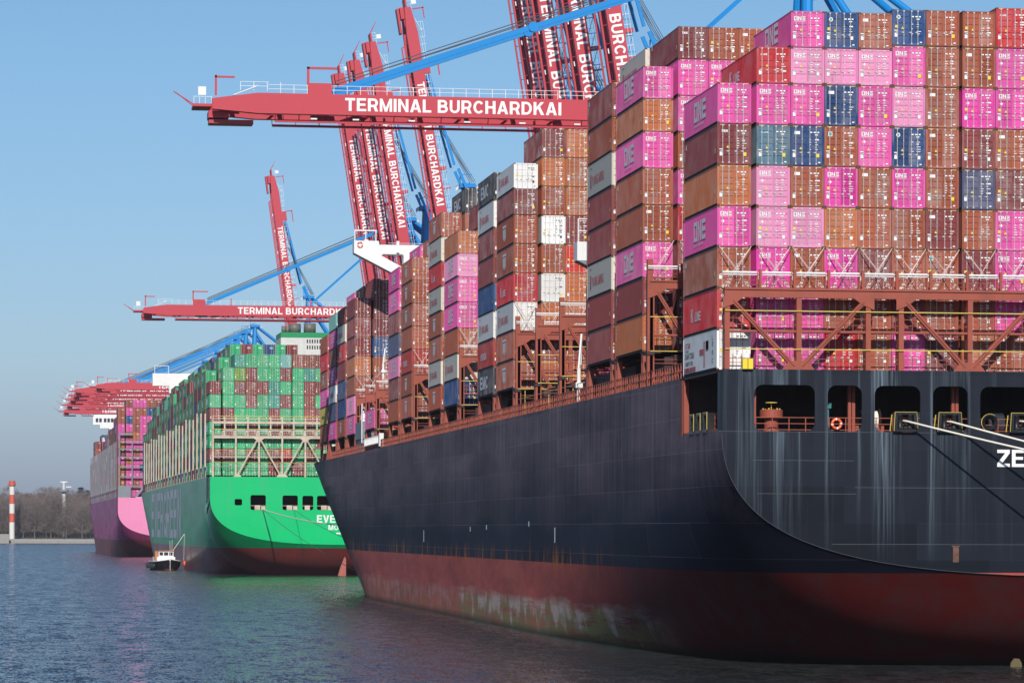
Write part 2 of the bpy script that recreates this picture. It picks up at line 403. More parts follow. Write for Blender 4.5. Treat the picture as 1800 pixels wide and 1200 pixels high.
def transom(parent, m, holes, yy=0.0, edge_mat=None):
    prof = [(HB * q, 6.6 + 10.1 * G(q)) for q in (0, .0003, .0012, .0035, .007, .012, .018, .026, .036, .049, .065, .083, .105, .13, .16, .19, .236, .28, .33, .38, .446, .52, .6, .7, .85, 1)]
    outer = [(0, DK)] + prof + [(2 * HB - x, z) for x, z in prof[::-1][1:]] + [(2 * HB, DK)]
    V, Fc = fill2d(outer, [rrect(*h) for h in holes], .12)
    mb = MB(); mb.v = [(x, y + yy, z) for x, y, z in V]
    for q in Fc: mb.face(q)
    return mb.build('transom', m, parent)

# ------------------------------------------------------------ containers
CW, CL, HC_, ST_ = 2.438, 12.192, 2.896, 2.591
PAL = {'P': ('pink', (.66, .085, .33)), 'p': ('pale pink', (.70, .24, .44)), 'Q': ('magenta', (.60, .045, .29)),
       'B': ('rust brown', (.33, .085, .045)), 'O': ('orange brown', (.43, .125, .045)), 'M': ('maroon', (.22, .045, .045)),
       'H': ('dark maroon', (.19, .04, .045)), 'R': ('crimson', (.46, .02, .03)), 'r': ('bright red', (.62, .05, .03)), 'V': ('red', (.38, .035, .03)),
       'D': ('dark blue', (.012, .05, .16)), 'U': ('blue', (.025, .075, .21)), 't': ('teal blue', (.05, .14, .21)), 'S': ('slate blue', (.075, .085, .16)),
       'K': ('black', (.018, .022, .035)), 'W': ('white', (.78, .77, .74)), 'X': ('white lettered', (.80, .80, .79)), 'C': ('cream', (.66, .60, .50)),
       'T': ('pale teal', (.14, .42, .38)), 'Y': ('yellow', (.50, .38, .05)), 'E': ('emblem brown', (.31, .075, .04)),
       'G': ('green', (.035, .40, .17)), 'g': ('teal green', (.03, .27, .20)), 'L': ('olive green', (.16, .33, .05)), 'b': ('brown', (.26, .07, .05))}
REEF = 'WCX'

def body_mesh(h, flat, detail):
    mb = MB(); P = .15
    for x in (0, CW - .14):
        for y in (0, CL - .14): mb.box(x, x + .14, y, y + .14, .118, h - .118, 0)
    for x in (0.002, CW - .082): mb.box(x + (.05 if x < 1 else -.05), x + .08 - (0 if x < 1 else .05), .14, CL - .14, .0, .20, 3); mb.box(x, x + .08, .14, CL - .14, h - .07, h - .025, 0)  # bottom rails near-black: shade below the walls painted in
    mb.box(.14, CW - .14, .004, .10, .02, .17, 0); mb.box(.14, CW - .14, .004, .10, h - .13, h - .02, 0)
    mb.box(.14, CW - .14, CL - .1, CL - .004, .02, h - .02, 0)
    mb.box(.08, CW - .08, .1, CL - .1, .12, .15, 3); mb.box(.08, CW - .08, .1, CL - .1, h - .06, h - .03, 0)
    # corrugated walls
    for side in (0, 1):
        n = 42 if detail else 20; per = (CL - .28) / n; dep = .006 if flat else .036; n0 = len(mb.v); k = 0
        for i in range(n):
            y = .14 + i * per
            for fy, dx in ((0, 0), (.25, 0), (.5, 1), (.75, 1)):
                x = .006 + dep * dx; x = x if not side else CW - x
                mb.v += [(x, y + per * fy, .19), (x, y + per * fy, h - .06)]; k += 1
        for i in range(k - 1):
            a = n0 + 2 * i; q = (a, a + 1, a + 3, a + 2); mb.face(q if not side else q[::-1], 0)
    for x in (-.003, CW - .175):
        for y in (-.003, CL - .175):
            for z in (0, h - .118):
                mb.box(x, x + .178, y, y + .178, z, z + .118, 1)
                if detail: mb.disc((x + .089, y - .003 if y < 1 else y + .181, z + .06), .045, 'y', 8, 3, .03); mb.disc((x - .003 if x < 1 else x + .181, y + .089, z + .06), .045, 'x', 8, 3, .03)
    if detail and h > 2.7:
        for x0 in (.2, CW - .55):
            for i in range(4):
                x = x0 + i * .09; mb.poly([(x, .0, h - .112), (x + .045, .0, h - .112), (x + .075, .0, h - .04), (x + .03, .0, h - .04)], 2)
        for y0 in (.2,):
            for i in range(4):
                y = y0 + i * .09; mb.poly([(-.001, y, h - .065), (-.001, y + .04, h - .065), (-.001, y + .06, h - .015), (-.001, y + .02, h - .015)], 2)
    return steal(mb, ['cargo', 'cast', 'haz', 'hole'])

def door_geo(mb, x0, x1, h, flat, detail):
    z0, z1 = .17, h - .13; rows = [z0]
    N = 6 if h > 2.7 else 5
    seg = (z1 - z0) / N; prof = [(z0, 0)]
    if not flat:
        for i in range(1, N):
            z = z0 + seg * i; prof += [(z - .10, 0), (z - .06, 1), (z + .06, 1), (z + .10, 0)]
    prof.append((z1, 0)); n = len(mb.v)
    for z, d in prof: mb.v += [(x0 + .07, .035 + .035 * d, z), (x1 - .07, .035 + .035 * d, z)]
    for i in range(len(prof) - 1): a = n + 2 * i; mb.face((a, a + 1, a + 3, a + 2), 0)
    mb.box(x0, x0 + .07, .026, .08, z0, z1, 0); mb.box(x1 - .07, x1, .026, .08, z0, z1, 0)
    mb.box(x0 + .07, x1 - .07, .028, .08, z0, z0 + .06, 0); mb.box(x0 + .07, x1 - .07, .028, .08, z1 - .06, z1, 0)
    if flat:
        for i in range(1, 4): z = z0 + (z1 - z0) * i / 4; mb.box(x0 + .07, x1 - .07, .033, .06, z - .01, z + .01, 1)

def bar_geo(mb, x, h, mi=0, r=.024, detail=True):
    mb.tube([(x, .002, .10), (x, .002, h - .07)], r, 6, mi)
    if detail:
        for z in (.15, h - .13): mb.box(x - .05, x + .05, -.03, .035, z - .06, z + .06, mi)
        for z in (.75, h - .95): mb.box(x - .04, x + .04, -.01, .03, z - .025, z + .025, mi)
        mb.box(x - .22, x + .02, -.02, .02, .93, .965, mi); mb.box(x - .12, x - .04, -.03, .01, .89, 1.0, mi)

def marks_geo(mb, code, h, logo, rnd):
    Y0 = .020; zt = h - .45
    f = lambda x, z: (lambda u, v: (x + u, Y0, z + v))
    if logo == 'one':
        s = .27; x, z = .24, zt - .22
        for bx in ((0, .25, 0, .06), (0, .25, s - .06, s), (0, .06, .06, s - .06), (.19, .25, .06, s - .06)): mb.box(x + bx[0], x + bx[1], Y0 - .001, Y0 + .001, z + bx[2], z + bx[3], 0)
        mb.box(x + .29, x + .35, Y0 - .001, Y0 + .001, z, z + s, 0); mb.box(x + .47, x + .53, Y0 - .001, Y0 + .001, z, z + s, 0)
        mb.poly([(x + .35, Y0 - .002, z + s), (x + .35, Y0 - .002, z + s - .09), (x + .47, Y0 - .002, z), (x + .47, Y0 - .002, z + .09)], 0)
        mb.box(x + .58, x + .64, Y0 - .001, Y0 + .001, z, z + s, 0)
        for k in (0, .105, .21): mb.box(x + .64, x + .82, Y0 - .001, Y0 + .001, z + k, z + k + .06, 0)
        mb.box(x, x + .8, Y0 - .001, Y0 + .001, z - .08, z - .05, 0)
        mb.disc((.42, Y0 - .001, z - .42), .10, 'y', 12, 0)
    elif logo:
        wd = {'tex': .26, 'TAL': .15, 'CAI': .17, 'K LINE': .13, 'T.S. LINES': .10, 'F': .26}.get(logo, .15)
        if logo == 'F':
            mb.box(.28, .58, Y0 - .001, Y0 + .001, zt - .3, zt + .02, 0); mb.box(.32, .54, Y0 - .004, Y0 - .002, zt - .26, zt - .02, 3)
        elif logo == 'dot': mb.disc((.45, Y0, zt - .1), .15, 'y', 14, 0); mb.disc((.45, Y0 - .003, zt - .1), .09, 'y', 12, 3)
        else:
            if logo == 'TAL': mb.box(.30, .70, Y0 + .001, Y0 + .003, zt - .2, zt + .02, 2)
            mb.text(logo, wd, f(.30, zt - .16), 0, 1.0, .02)
    # right door number block and weight table
    x = 1.42
    for i, l in enumerate((.20, .26, .16)): mb.box(x + .0 + i * .27, x + i * .27 + l * .85, Y0 - .001, Y0 + .001, zt - .10, zt - .01, 0)
    mb.box(x + .36, x + .58, Y0 - .001, Y0 + .001, zt - .27, zt - .19, 0)
    for i in range(5):
        z = zt - .62 - i * .17
        if rnd.random() < .8: mb.box(1.38, 1.38 + rnd.uniform(.08, .26), Y0 - .001, Y0 + .001, z, z + .05, 0)
        if rnd.random() < .85: mb.box(1.80, 1.80 + rnd.uniform(.10, .34), Y0 - .001, Y0 + .001, z, z + .045 + .05 * (rnd.random() < .3), 0)
    mb.box(.17, .36, Y0 - .001, Y0 + .001, .62, .92, 1)
    if rnd.random() < .5: mb.box(1.9, 2.08, Y0 - .001, Y0 + .001, .62, .86, 0)
    if rnd.random() < .5: mb.box(.15, .42, Y0 - .001, Y0 + .001, 1.05, 1.12, 0)
    mb.box(2.02, 2.18, Y0 - .001, Y0 + .001, .22, .30, 0)
def stick_geo(mb, kind):
    Y0 = .018
    mb.poly([(.66, Y0, 1.18), (.84, Y0, 1.18), (.75, Y0, 1.36)], 0)
    if kind == 1: mb.box(.20, .42, Y0 - .001, Y0 + .001, 1.27, 1.46, 0)
    if kind == 2: mb.box(1.90, 2.10, Y0 - .001, Y0 + .001, .62, .88, 0)

_mc = {}
def cached(key, fn):
    if key not in _mc:
        r = fn(); _mc[key] = r
    return _mc[key]
def steal(mb, mats):
    o = mb.build('m', mats); me = o.data; bpy.data.objects.remove(o); return me
def add(name, me, parent, loc=(0, 0, 0), color=None):
    o = bpy.data.objects.new(name, me); COL.objects.link(o); o.parent = parent; o.location = loc
    if color: o.color = (*color, 1)
    return o

LOGO = {'P': 'one', 'p': 'one', 'Q': 'one', 'H': 'tex', 'R': 'K LINE', 't': 'T.S. LINES', 'S': 'T.S. LINES', 'O': '', 'r': 'K LINE', 'V': 'CAI'}
def side_art(code, h):
    """writing on the port wall; u runs aft, v runs up"""
    mb = MB(); X0 = -.008
    def fn(y, z): return lambda u, v: (X0, y - u, z + v)
    def bx(y, z, u0, u1, v0, v1, mi=0): mb.poly([(X0, y - u0, z + v0), (X0, y - u1, z + v0), (X0, y - u1, z + v1), (X0, y - u0, z + v1)], mi)
    if code in 'PpQ':
        y, z, H = 8.3, .95, 1.45
        for a in ((0, 1.25, 0, .3), (0, 1.25, H - .3, H), (0, .32, .3, H - .3), (.93, 1.25, .3, H - .3)): bx(y, z, *a)
        bx(y, z, 1.5, 1.8, 0, H); bx(y, z, 2.35, 2.65, 0, H)
        mb.poly([(X0, y - 1.8, z + H), (X0, y - 1.8, z + H - .5), (X0, y - 2.35, z), (X0, y - 2.35, z + .5)])
        bx(y, z, 2.9, 3.2, 0, H)
        for k in (0, .575, 1.15): bx(y, z, 3.2, 4.2, k, k + .3)
        mb.text('OCEAN NETWORK EXPRESS', .19, fn(y, .58), 0, 1.0, .01)
    elif code in 'WC':
        mb.text('YANG MING', .78, fn(9.7, 1.0), 1, 1.12, .0)
        mb.poly([(X0, 10.6, .8), (X0, 10.0, .8), (X0, 10.0, 2.0), (X0, 10.6, 2.0)], 1); mb.poly([(X0 - .001, 10.45, .8), (X0 - .001, 10.2, .8), (X0 - .001, 10.2, 1.5), (X0 - .001, 10.45, 1.5)], 2)
        mb.text('YM REEFER', .14, fn(10.8, 2.45), 2, 1, .0)
    elif code == 'E':
        y, z = 7.6, .75
        bx(y, z, -.1, 2.4, 1.35, 1.6)
        for k, d in ((0, .25), (.52, .05), (1.04, .0), (1.56, .2)): mb.poly([(X0, y - k - .1, z + 1.25), (X0, y - k - .1, z + .1 + d), (X0, y - k - .32, z + d - .1), (X0, y - k - .52, z + .1 + d), (X0, y - k - .52, z + 1.25)], 0)
        mb.text('1', .3, fn(11.6, 2.15), 0)
    elif code in 'Rr':
        mb.text('K', 1.0, fn(9.2, .95), 0, 1, .02); mb.text('LINE', .68, fn(7.7, .95), 0, 1.15, .01)
    elif code == 'V': mb.text('HYUNDAI', .75, fn(9.6, 1.0), 0, 1.1, .02)
    elif code == 'K':
        mb.text('EMC', 1.35, fn(9.9, .8), 0, 1.75, .03)
    elif code == 'Y': mb.text('MEDITERRANEAN', .5, fn(9.4, 1.1), 2, .9, .0)
    elif code == 'X':
        mb.text('STAR', .42, fn(11.3, 2.0), 1, 1.3, .04); mb.text('INTERMODAL', .15, fn(11.2, 1.75), 2, 1)
        mb.text('DAH TZAU', .42, fn(11.3, 1.25), 2, 1.25, .02); mb.text('SMART COOL', .3, fn(11.3, .75), 2, 1.2)
        bx(11.7, .25, 0, 4.2, 0, .35, 1); mb.text('REEFER CARE', .2, fn(11.2, .33), 0, 1.5)
        bx(6.1, 1.3, 0, 1.4, 0, .42, 1); bx(4.6, .35, .0, .35, .0, 1.9, 1); bx(4.8, .35, .9, 1.9, 1.2, 1.9, 2); bx(4.7, .42, .98, 1.75, 1.22, 1.76, 0)
        for k, z in enumerate((.55, 1.15, 1.75, 2.2)): mb.text('COOL'[k], .34, fn(1.7, z), 2, 1.6, .03)
    else:
        for k in range(6): bx(11.75, 2.3 - k * .17, 0, .16, 0, .10 if k != 1 else .03, 0)
        if code in 'MHB': bx(11.3, 2.2, .0, .35, 0, .35, 0)
        bx(.9, .85, 0, .25, 0, .35, 3)
    return steal(mb, ['white', 'red_ink', 'black_ink', 'haz'])

def container(ship, x, y, z, code, hc, lod, label, group, side=False, rnd=random, logo=None):
    h = HC_ if hc else ST_; flat = code in REEF; col = PAL[code][1]
    me = cached(('body', hc, flat, lod > 0), lambda: body_mesh(h, flat, lod > 0)) if lod > 0 else cached(('lobody', hc, flat), lambda: body_mesh(h, flat, False))
    o = bpy.data.objects.new('shipping_container', me); COL.objects.link(o)
    o.location = ship.w(x, y, z); o.rotation_euler = (0, 0, ship.a); o.color = (*col, 1)
    tag(o, label, 'container', group)
    if logo is None: logo = LOGO.get(code, rnd.choice(['TAL', '1', 'TAL', '']))
    v = rnd.randrange(7); k = rnd.randrange(5); reef = code in REEF
    mats_ = ['cargo', 'hole', 'bar', 'black_ink' if reef else 'white', 'tealink', 'stick']
    def writing(mb, lg, x0, x1):
        t = MB(); marks_geo(t, code, h, lg, random.Random(v * 7 + len(lg))); u = MB(); stick_geo(u, k)
        for src, mp in ((t, {0: 3, 1: 3 if not reef else 0, 2: 3, 3: 4}), (u, {0: 5})):
            for q, mi in zip(src.f, src.m):
                cx = sum(src.v[i][0] for i in q) / len(q)
                if x0 <= cx < x1: mb.poly([src.v[i] for i in q], mp[mi])
    if lod == 2:
        for i, (a, b) in enumerate(((.145, 1.213), (1.225, 2.293))):
            def dmesh():
                mb = MB(); door_geo(mb, a, b, h, flat, True); writing(mb, logo, a - .05, b + .01); return steal(mb, mats_)
            d = add('door', cached(('door', hc, flat, i, logo, v, k if i == 0 else k == 2), dmesh), o, color=col)
            for xx in ((a + .24, a + .70) if i == 0 else (b - .88, b - .42)):
                add('locking_bar', cached(('bar', hc, xx), lambda: (lambda mb: (bar_geo(mb, xx, h), steal(mb, ['bar']))[1])(MB())), d)
    else:
        v %= 3; k %= 3; lg = 'one' if logo == 'one' else ''
        def mk():
            mb = MB(); door_geo(mb, .145, 1.213, h, flat, True); door_geo(mb, 1.225, 2.293, h, flat, True)
            for xx in (.385, .845, 1.41, 1.87): bar_geo(mb, xx, h, 2, .027 if lod == 1 else .035, lod == 1)
            writing(mb, lg, 0, 3); return steal(mb, mats_)
        add('doors', cached(('doors', hc, flat, lod, lg, v, k), mk), o, color=col)
    if side and (code != 'G'):
        add('side_lettering', cached(('side', code), lambda: side_art(code, h)), o)
    elif side:
        def mk3():
            mb = MB(); mb.poly([(-.008, 11.3, .9), (-.008, 6.8, .9), (-.008, 6.8, 2.1), (-.008, 11.3, 2.1)], 0); return steal(mb, ['white'])
        add('side_lettering', cached('gside', mk3), o)
    return o
ORD = ['first', 'second', 'third', 'fourth', 'fifth', 'sixth', 'seventh', 'eighth', 'ninth', 'tenth', 'eleventh', 'twelfth']
def colx(k): return 0 if k == 0 else 2.83 + 2.475 * (k - 1) + (.2 if k > 6 else 0)

def stack(ship, y, z0, k, codes, nstd, lod, phrase, group, side=False, vis=99, x=None, logos=None):
    """codes are listed from the top; the uppermost nstd are standard height"""
    n = len(codes); z = z0; rnd = random.Random(k * 31 + int(y) + n)
    for i in range(n - 1, -1, -1):
        hc = i >= nstd
        if i < vis:
            t = 'topmost' if i == 0 else 'bottom' if i == n - 1 and vis >= n else ORD[i] + ' from top'
            s_ = side if isinstance(side, bool) else i < side
            container(ship, colx(k) if x is None else x, y + rnd.uniform(-.03, .03), z + .0, codes[i], hc, lod, f"{PAL[codes[i]][0]} container, {t}, {phrase}", group, s_, rnd,
                      None if not logos else logos.get(i))
        z += (HC_ if hc else ST_) + .012
    return z

# ---- black ship, stern block
A = ['PHOPBRX', 'RPtpp' 'QPP', 'PpPDBpBPP', 'UpDBQOQBR', 'BpPPBBMBB', 'UPpDQBBMP', 'BBBBBMBBH', 'BBQMSBHBO', 'RPPBMPPPB', 'BPMPBBPQM']
for k, cds in enumerate(A):
    lg = {3: {3: 'F', 0: 'dot'}, 5: {0: 'dot', 3: 'dot'}, 6: {6: 'F'}, 4: {0: 'TAL'}, 8: {4: 'CAI'}, 2: {}}.get(k)
    stack(BLK, 1.8, 21.23, k, cds, [0, 1, 2, 2, 2, 1, 1, 1, 0, 1][k], 2, f"{ORD[k]} column of the black ship's stern block", "containers on the black ship's stern block",
          side=(k == 0) or {1: 1, 2: 1, 3: 1, 5: 1, 8: 1}.get(k, False), logos=lg)
# ---- black ship, outer stacks; front y, column 0 codes, standard-height count, further columns (codes, std, visible)
B0 = 24.06
BAYS = [
    ('second', 30.5, 'POPBBPMO', 2, 2, [('HPPBPRMMM', 1, 9), ('BPPBMPBBM', 1, 3), ('BPBMBPBMB', 1, 2)]),
    ('third', 44.7, 'MBCMMCMM', 0, 1, [('CBMBMBMBM', 0, 2)]),
    ('fourth', 101.0, 'WMEERWEE', 2, 1, [('MOBWBWOMO', 0, 9), ('OOOMrOOMO', 0, 9)]),
    ('fifth', 115.5, 'KWMMUWVK', 0, 1, []),
    ('sixth', 144.7, 'OpPPBCD', 2, 1, [('MBBMBBMB', 0, 2)]),
    ('seventh', 159.9, 'ECRCEECE', 0, 1, [('KBBMBBMBB', 0, 2)]),
    ('eighth', 189.7, 'EEEBVEE', 0, 1, [('EBBMBBMB', 0, 2)]),
    ('ninth', 205.0, 'PPMSpMB', 0, 1, [('PBBMBBMB', 0, 2)]),
    ('tenth', 235.5, 'P', 0, 1, []),
    ('eleventh', 263.8, 'MMMOBpP', 0, 1, [('MHHUBBBB', 0, 8)]),
    ('twelfth', 279.0, 'MCRMDDE', 1, 1, [('EBBMBBMB', 0, 2)]),
    ('thirteenth', 294.2, 'TPMPWSQ', 1, 1, [('PBBMBBMB', 0, 2)]),
    ('fourteenth', 309.8, 'BREPYB', 0, 1, []),
]
for nm, y, c0, ns, lod, more in BAYS:
    stack(BLK, y, B0, 0, c0, ns, lod, f"outer stack of the black ship's {nm} bay", "containers along the black ship's side", side=True)
    for j, (cc, n2, vis) in enumerate(more):
        stack(BLK, y, B0, j + 1, cc, n2, lod, f"{ORD[j + 1]} stack inboard, black ship's {nm} bay", "containers along the black ship's side", side=True if vis < 9 else 1, vis=vis)

# cargo nobody can tell apart: interior of the black ship, sides of the farther ships
def paint_attr():
    m = mat('stacked_cargo_paint', rough=.55, spec=.15); g = NT(m)
    a = g.n('VertexColor', layer_name='Col'); o = g.obj()
    f = g.math('MULTIPLY', g.ramp(g.noise(g.scaled(o, (4, 4, .4)), 1, 4), .5, .8), .35)
    g.l(g.mix(f, a.outputs[0], (.12, .06, .04)), g.b.inputs['Base Color']); return m
M['stacked'] = paint_attr()
def simple_box(mb, x, y, z, h, col, ends=True, sidepatch=None, L=CL):
    mb.box(x + .02, x + CW - .02, y + .02, y + L - .02, z + .04, z + h - .03, 0, col)
    d = tuple(c * .45 for c in col)
    if ends:
        for xx in (.14, .66, 1.17, 1.23, 1.74, 2.24): mb.box(x + xx, x + xx + .05, y - .01, y + .03, z + .12, z + h - .12, 0, (.4, .38, .37) if xx not in (1.17, 1.23) else d)
        for zz in (.55, 1.1, 1.6, 2.1): mb.box(x + .2, x + 2.2, y - .0, y + .025, z + zz, z + zz + .08, 0, d)
        mb.poly([(x + 1.4, y - .012, z + 1.9), (x + 2.1, y - .012, z + 1.9), (x + 2.1, y - .012, z + 2.3), (x + 1.4, y - .012, z + 2.3)], 0, tuple(.35 + c * .6 for c in col))
    for yy in (0.0, L - .16): mb.box(x + .0, x + .16, y + yy, y + yy + .16, z, z + h, 0, (.2, .1, .07))
    if sidepatch: mb.poly([(x + .01, y + sidepatch[0], z + .8), (x + .01, y + sidepatch[1], z + .8), (x + .01, y + sidepatch[1], z + 2.1), (x + .01, y + sidepatch[0], z + 2.1)][::-1], 0, (.66, .68, .66))
rn = random.Random(3)
mb = MB()
for nm, y, c0, ns, lod, more in BAYS:
    n = len(c0)
    if n < 3: continue
    for k in range(1, 12):
        if k <= len(more):
            cc, n2, vis = more[k - 1]; lo = len(cc) - vis if vis < len(cc) else 0
        else: lo = n - 1
        z = B0
        for i in range(max(0, lo)):
            simple_box(mb, colx(k), y, z, HC_, PAL[rn.choice('BMBOPM')][1], False); z += HC_ + .012
o = mb.build('stacked_containers', 'stacked', cols=True); o.location = BLK.w(0, 0, 0)
tag(o, 'containers packed behind the outer stacks inside the black ship', 'stacked containers', kind='stuff')

# ------------------------------------------------------------ the black ship
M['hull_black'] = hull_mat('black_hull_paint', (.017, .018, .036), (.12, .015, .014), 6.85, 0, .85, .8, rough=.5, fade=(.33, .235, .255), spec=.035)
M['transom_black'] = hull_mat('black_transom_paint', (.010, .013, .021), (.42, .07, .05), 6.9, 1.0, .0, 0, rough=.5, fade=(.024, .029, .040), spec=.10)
ship = empty('container_ship', BLK.w(0, 0, 0)); tag(ship, 'nearest container ship, black hull with red boot top and red oxide lashing bridges', 'container ship')
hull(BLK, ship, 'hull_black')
def tx(px, py): X, Z = at(px, py, 228.6); return X - 48.4, Z
def opening(x0, x1, y0, y1):
    a, b = tx(x0, y1), tx(x1, y0); return (a[0], b[0], a[1], b[1], .62)
OPS = [opening(1324.7, 1431.5, 675.1, 756), opening(1453.9, 1514, 676.9, 756), opening(1536.5, 1616.8, 677.5, 756.5), opening(1639, 1700, 679, 757), opening(1722, 1838, 680.6, 757.5),
       opening(1862, 1922, 682, 758)]
ZS, ZTOP = OPS[0][2], OPS[0][3]
OPS = [(a, b, ZS, ZTOP, r) for a, b, c, d, r in OPS]
transom(ship, 'transom_black', OPS)
# mooring deck behind the openings
mb = MB()
mb.box(.3, 60.7, .2, 15, ZS - .3, ZS - .02, 0); mb.box(.3, 60.7, 14.6, 15, ZS, DK, 1); mb.box(.05, 60.9, .1, 330, DK - .18, DK - .02, 0)
mb.box(0.02, .5, 14.2, 15.4, MID - .1, DK - .19, 2)
mb.build('mooring_deck', ['dark', 'dark', 'ship_red'], ship)
mb = MB(); mb.box(.02, .30, .07, 1.6, MID, DK - .19, 0); mb.build('corner_plate', 'transom_black', ship)
mb = MB()   # lip round the quarter opening and red pipes in it
mb.bar((.12, 1.7, MID + .08), (.12, 14.2, MID + .08), .12, .16, 0); mb.bar((.12, 14.1, MID), (.12, 14.1, DK - .2), .12, .5, 0)
for yy in (4.0, 5.2, 6.6): mb.bar((.6, yy, MID), (.6, yy, MID + 1.3), .07, .07, 0)
for zz in (.5, .9, 1.3): mb.bar((.6, 2.5, MID + zz), (.6, 8.0, MID + zz), .05, .05, 0)
mb.tube([(2.4, 6, DK - .3), (2.4, 6, MID + 1.5), (2.4, 9, MID + .9), (2.4, 9, MID)], .14, 8, 0)
mb.box(1.0, 2.0, 10, 12, MID, MID + 1.6, 0)
mb.build('quarter_opening_frame', ['ship_red'], ship)
# hatch coaming and cross deck
mb = MB(); mb.box(2.4, 58.6, 29.5, 330, DK, 23.75, 0)
for i in range(24):
    y = 30 + i * 12.4
    if y < 320: mb.box(1.7, 2.4, y, y + .3, DK, 23.6, 0)
mb.build('hatch_coaming', 'dark', ship)
# deck edge railing, plates and yellow pipes
mb = MB(); y = 15.2
rr = random.Random(5)
while y < 322:
    wd = rr.choice((.05, .05, .09, .35)); mb.box(.06 + bow(y, DK), .14 + bow(y, DK), y, y + wd, DK, DK + 1.15, 0)
    if rr.random() < .55: mb.bar((.12 + bow(y, DK), y, DK + .02), (.9 + bow(y, DK), y + .5, DK + .95), .10, .05, 0)
    y += rr.uniform(.75, 1.15)
for z in (.55, 1.12): mb.bar((.1, 15, DK + z), (.1, 300, DK + z), .05, .05, 0); mb.bar((.1, 300, DK + z), (.5, 322, DK + z), .05, .05, 0)
mb.build('deck_railing', 'ship_red', ship)
PEDS = []
for nm, y, c0, ns, lod, more in BAYS:
    PEDS += [y + .1, y + CL - .6]
for i in (72.5, 86.8): PEDS += [i]
for y in PEDS:
    mb = MB(); mb.box(.08, .5, y, y + .22, DK, B0 - .02, 0); mb.box(.08, .5, y + .62, y + .84, DK, B0 - .02, 0); mb.box(.08, .5, y + .22, y + .62, B0 - .75, B0 - .02, 0)
    mb.box(.05, 1.5, y - .3, y + 1.1, B0 - .14, B0 - .03, 1)
    mb.build('container_pedestal', ['ship_red', 'dark'], ship)
mb = MB()
for nm, y, c0, ns, lod, more in BAYS: mb.bar((.25, y - .75, DK), (.25, y - .75, B0), .07, .12, 0)
mb.bar((.3, 60, DK + 1.7), (.3, 99, DK + 1.7), .06, .06, 0)
for y in (62, 66, 74, 80, 88, 95): mb.bar((.3, y, DK), (.3, y, DK + 1.4 + (y % 2)), .06, .07, 0)
mb.build('yellow_pipework', 'yellow', ship)

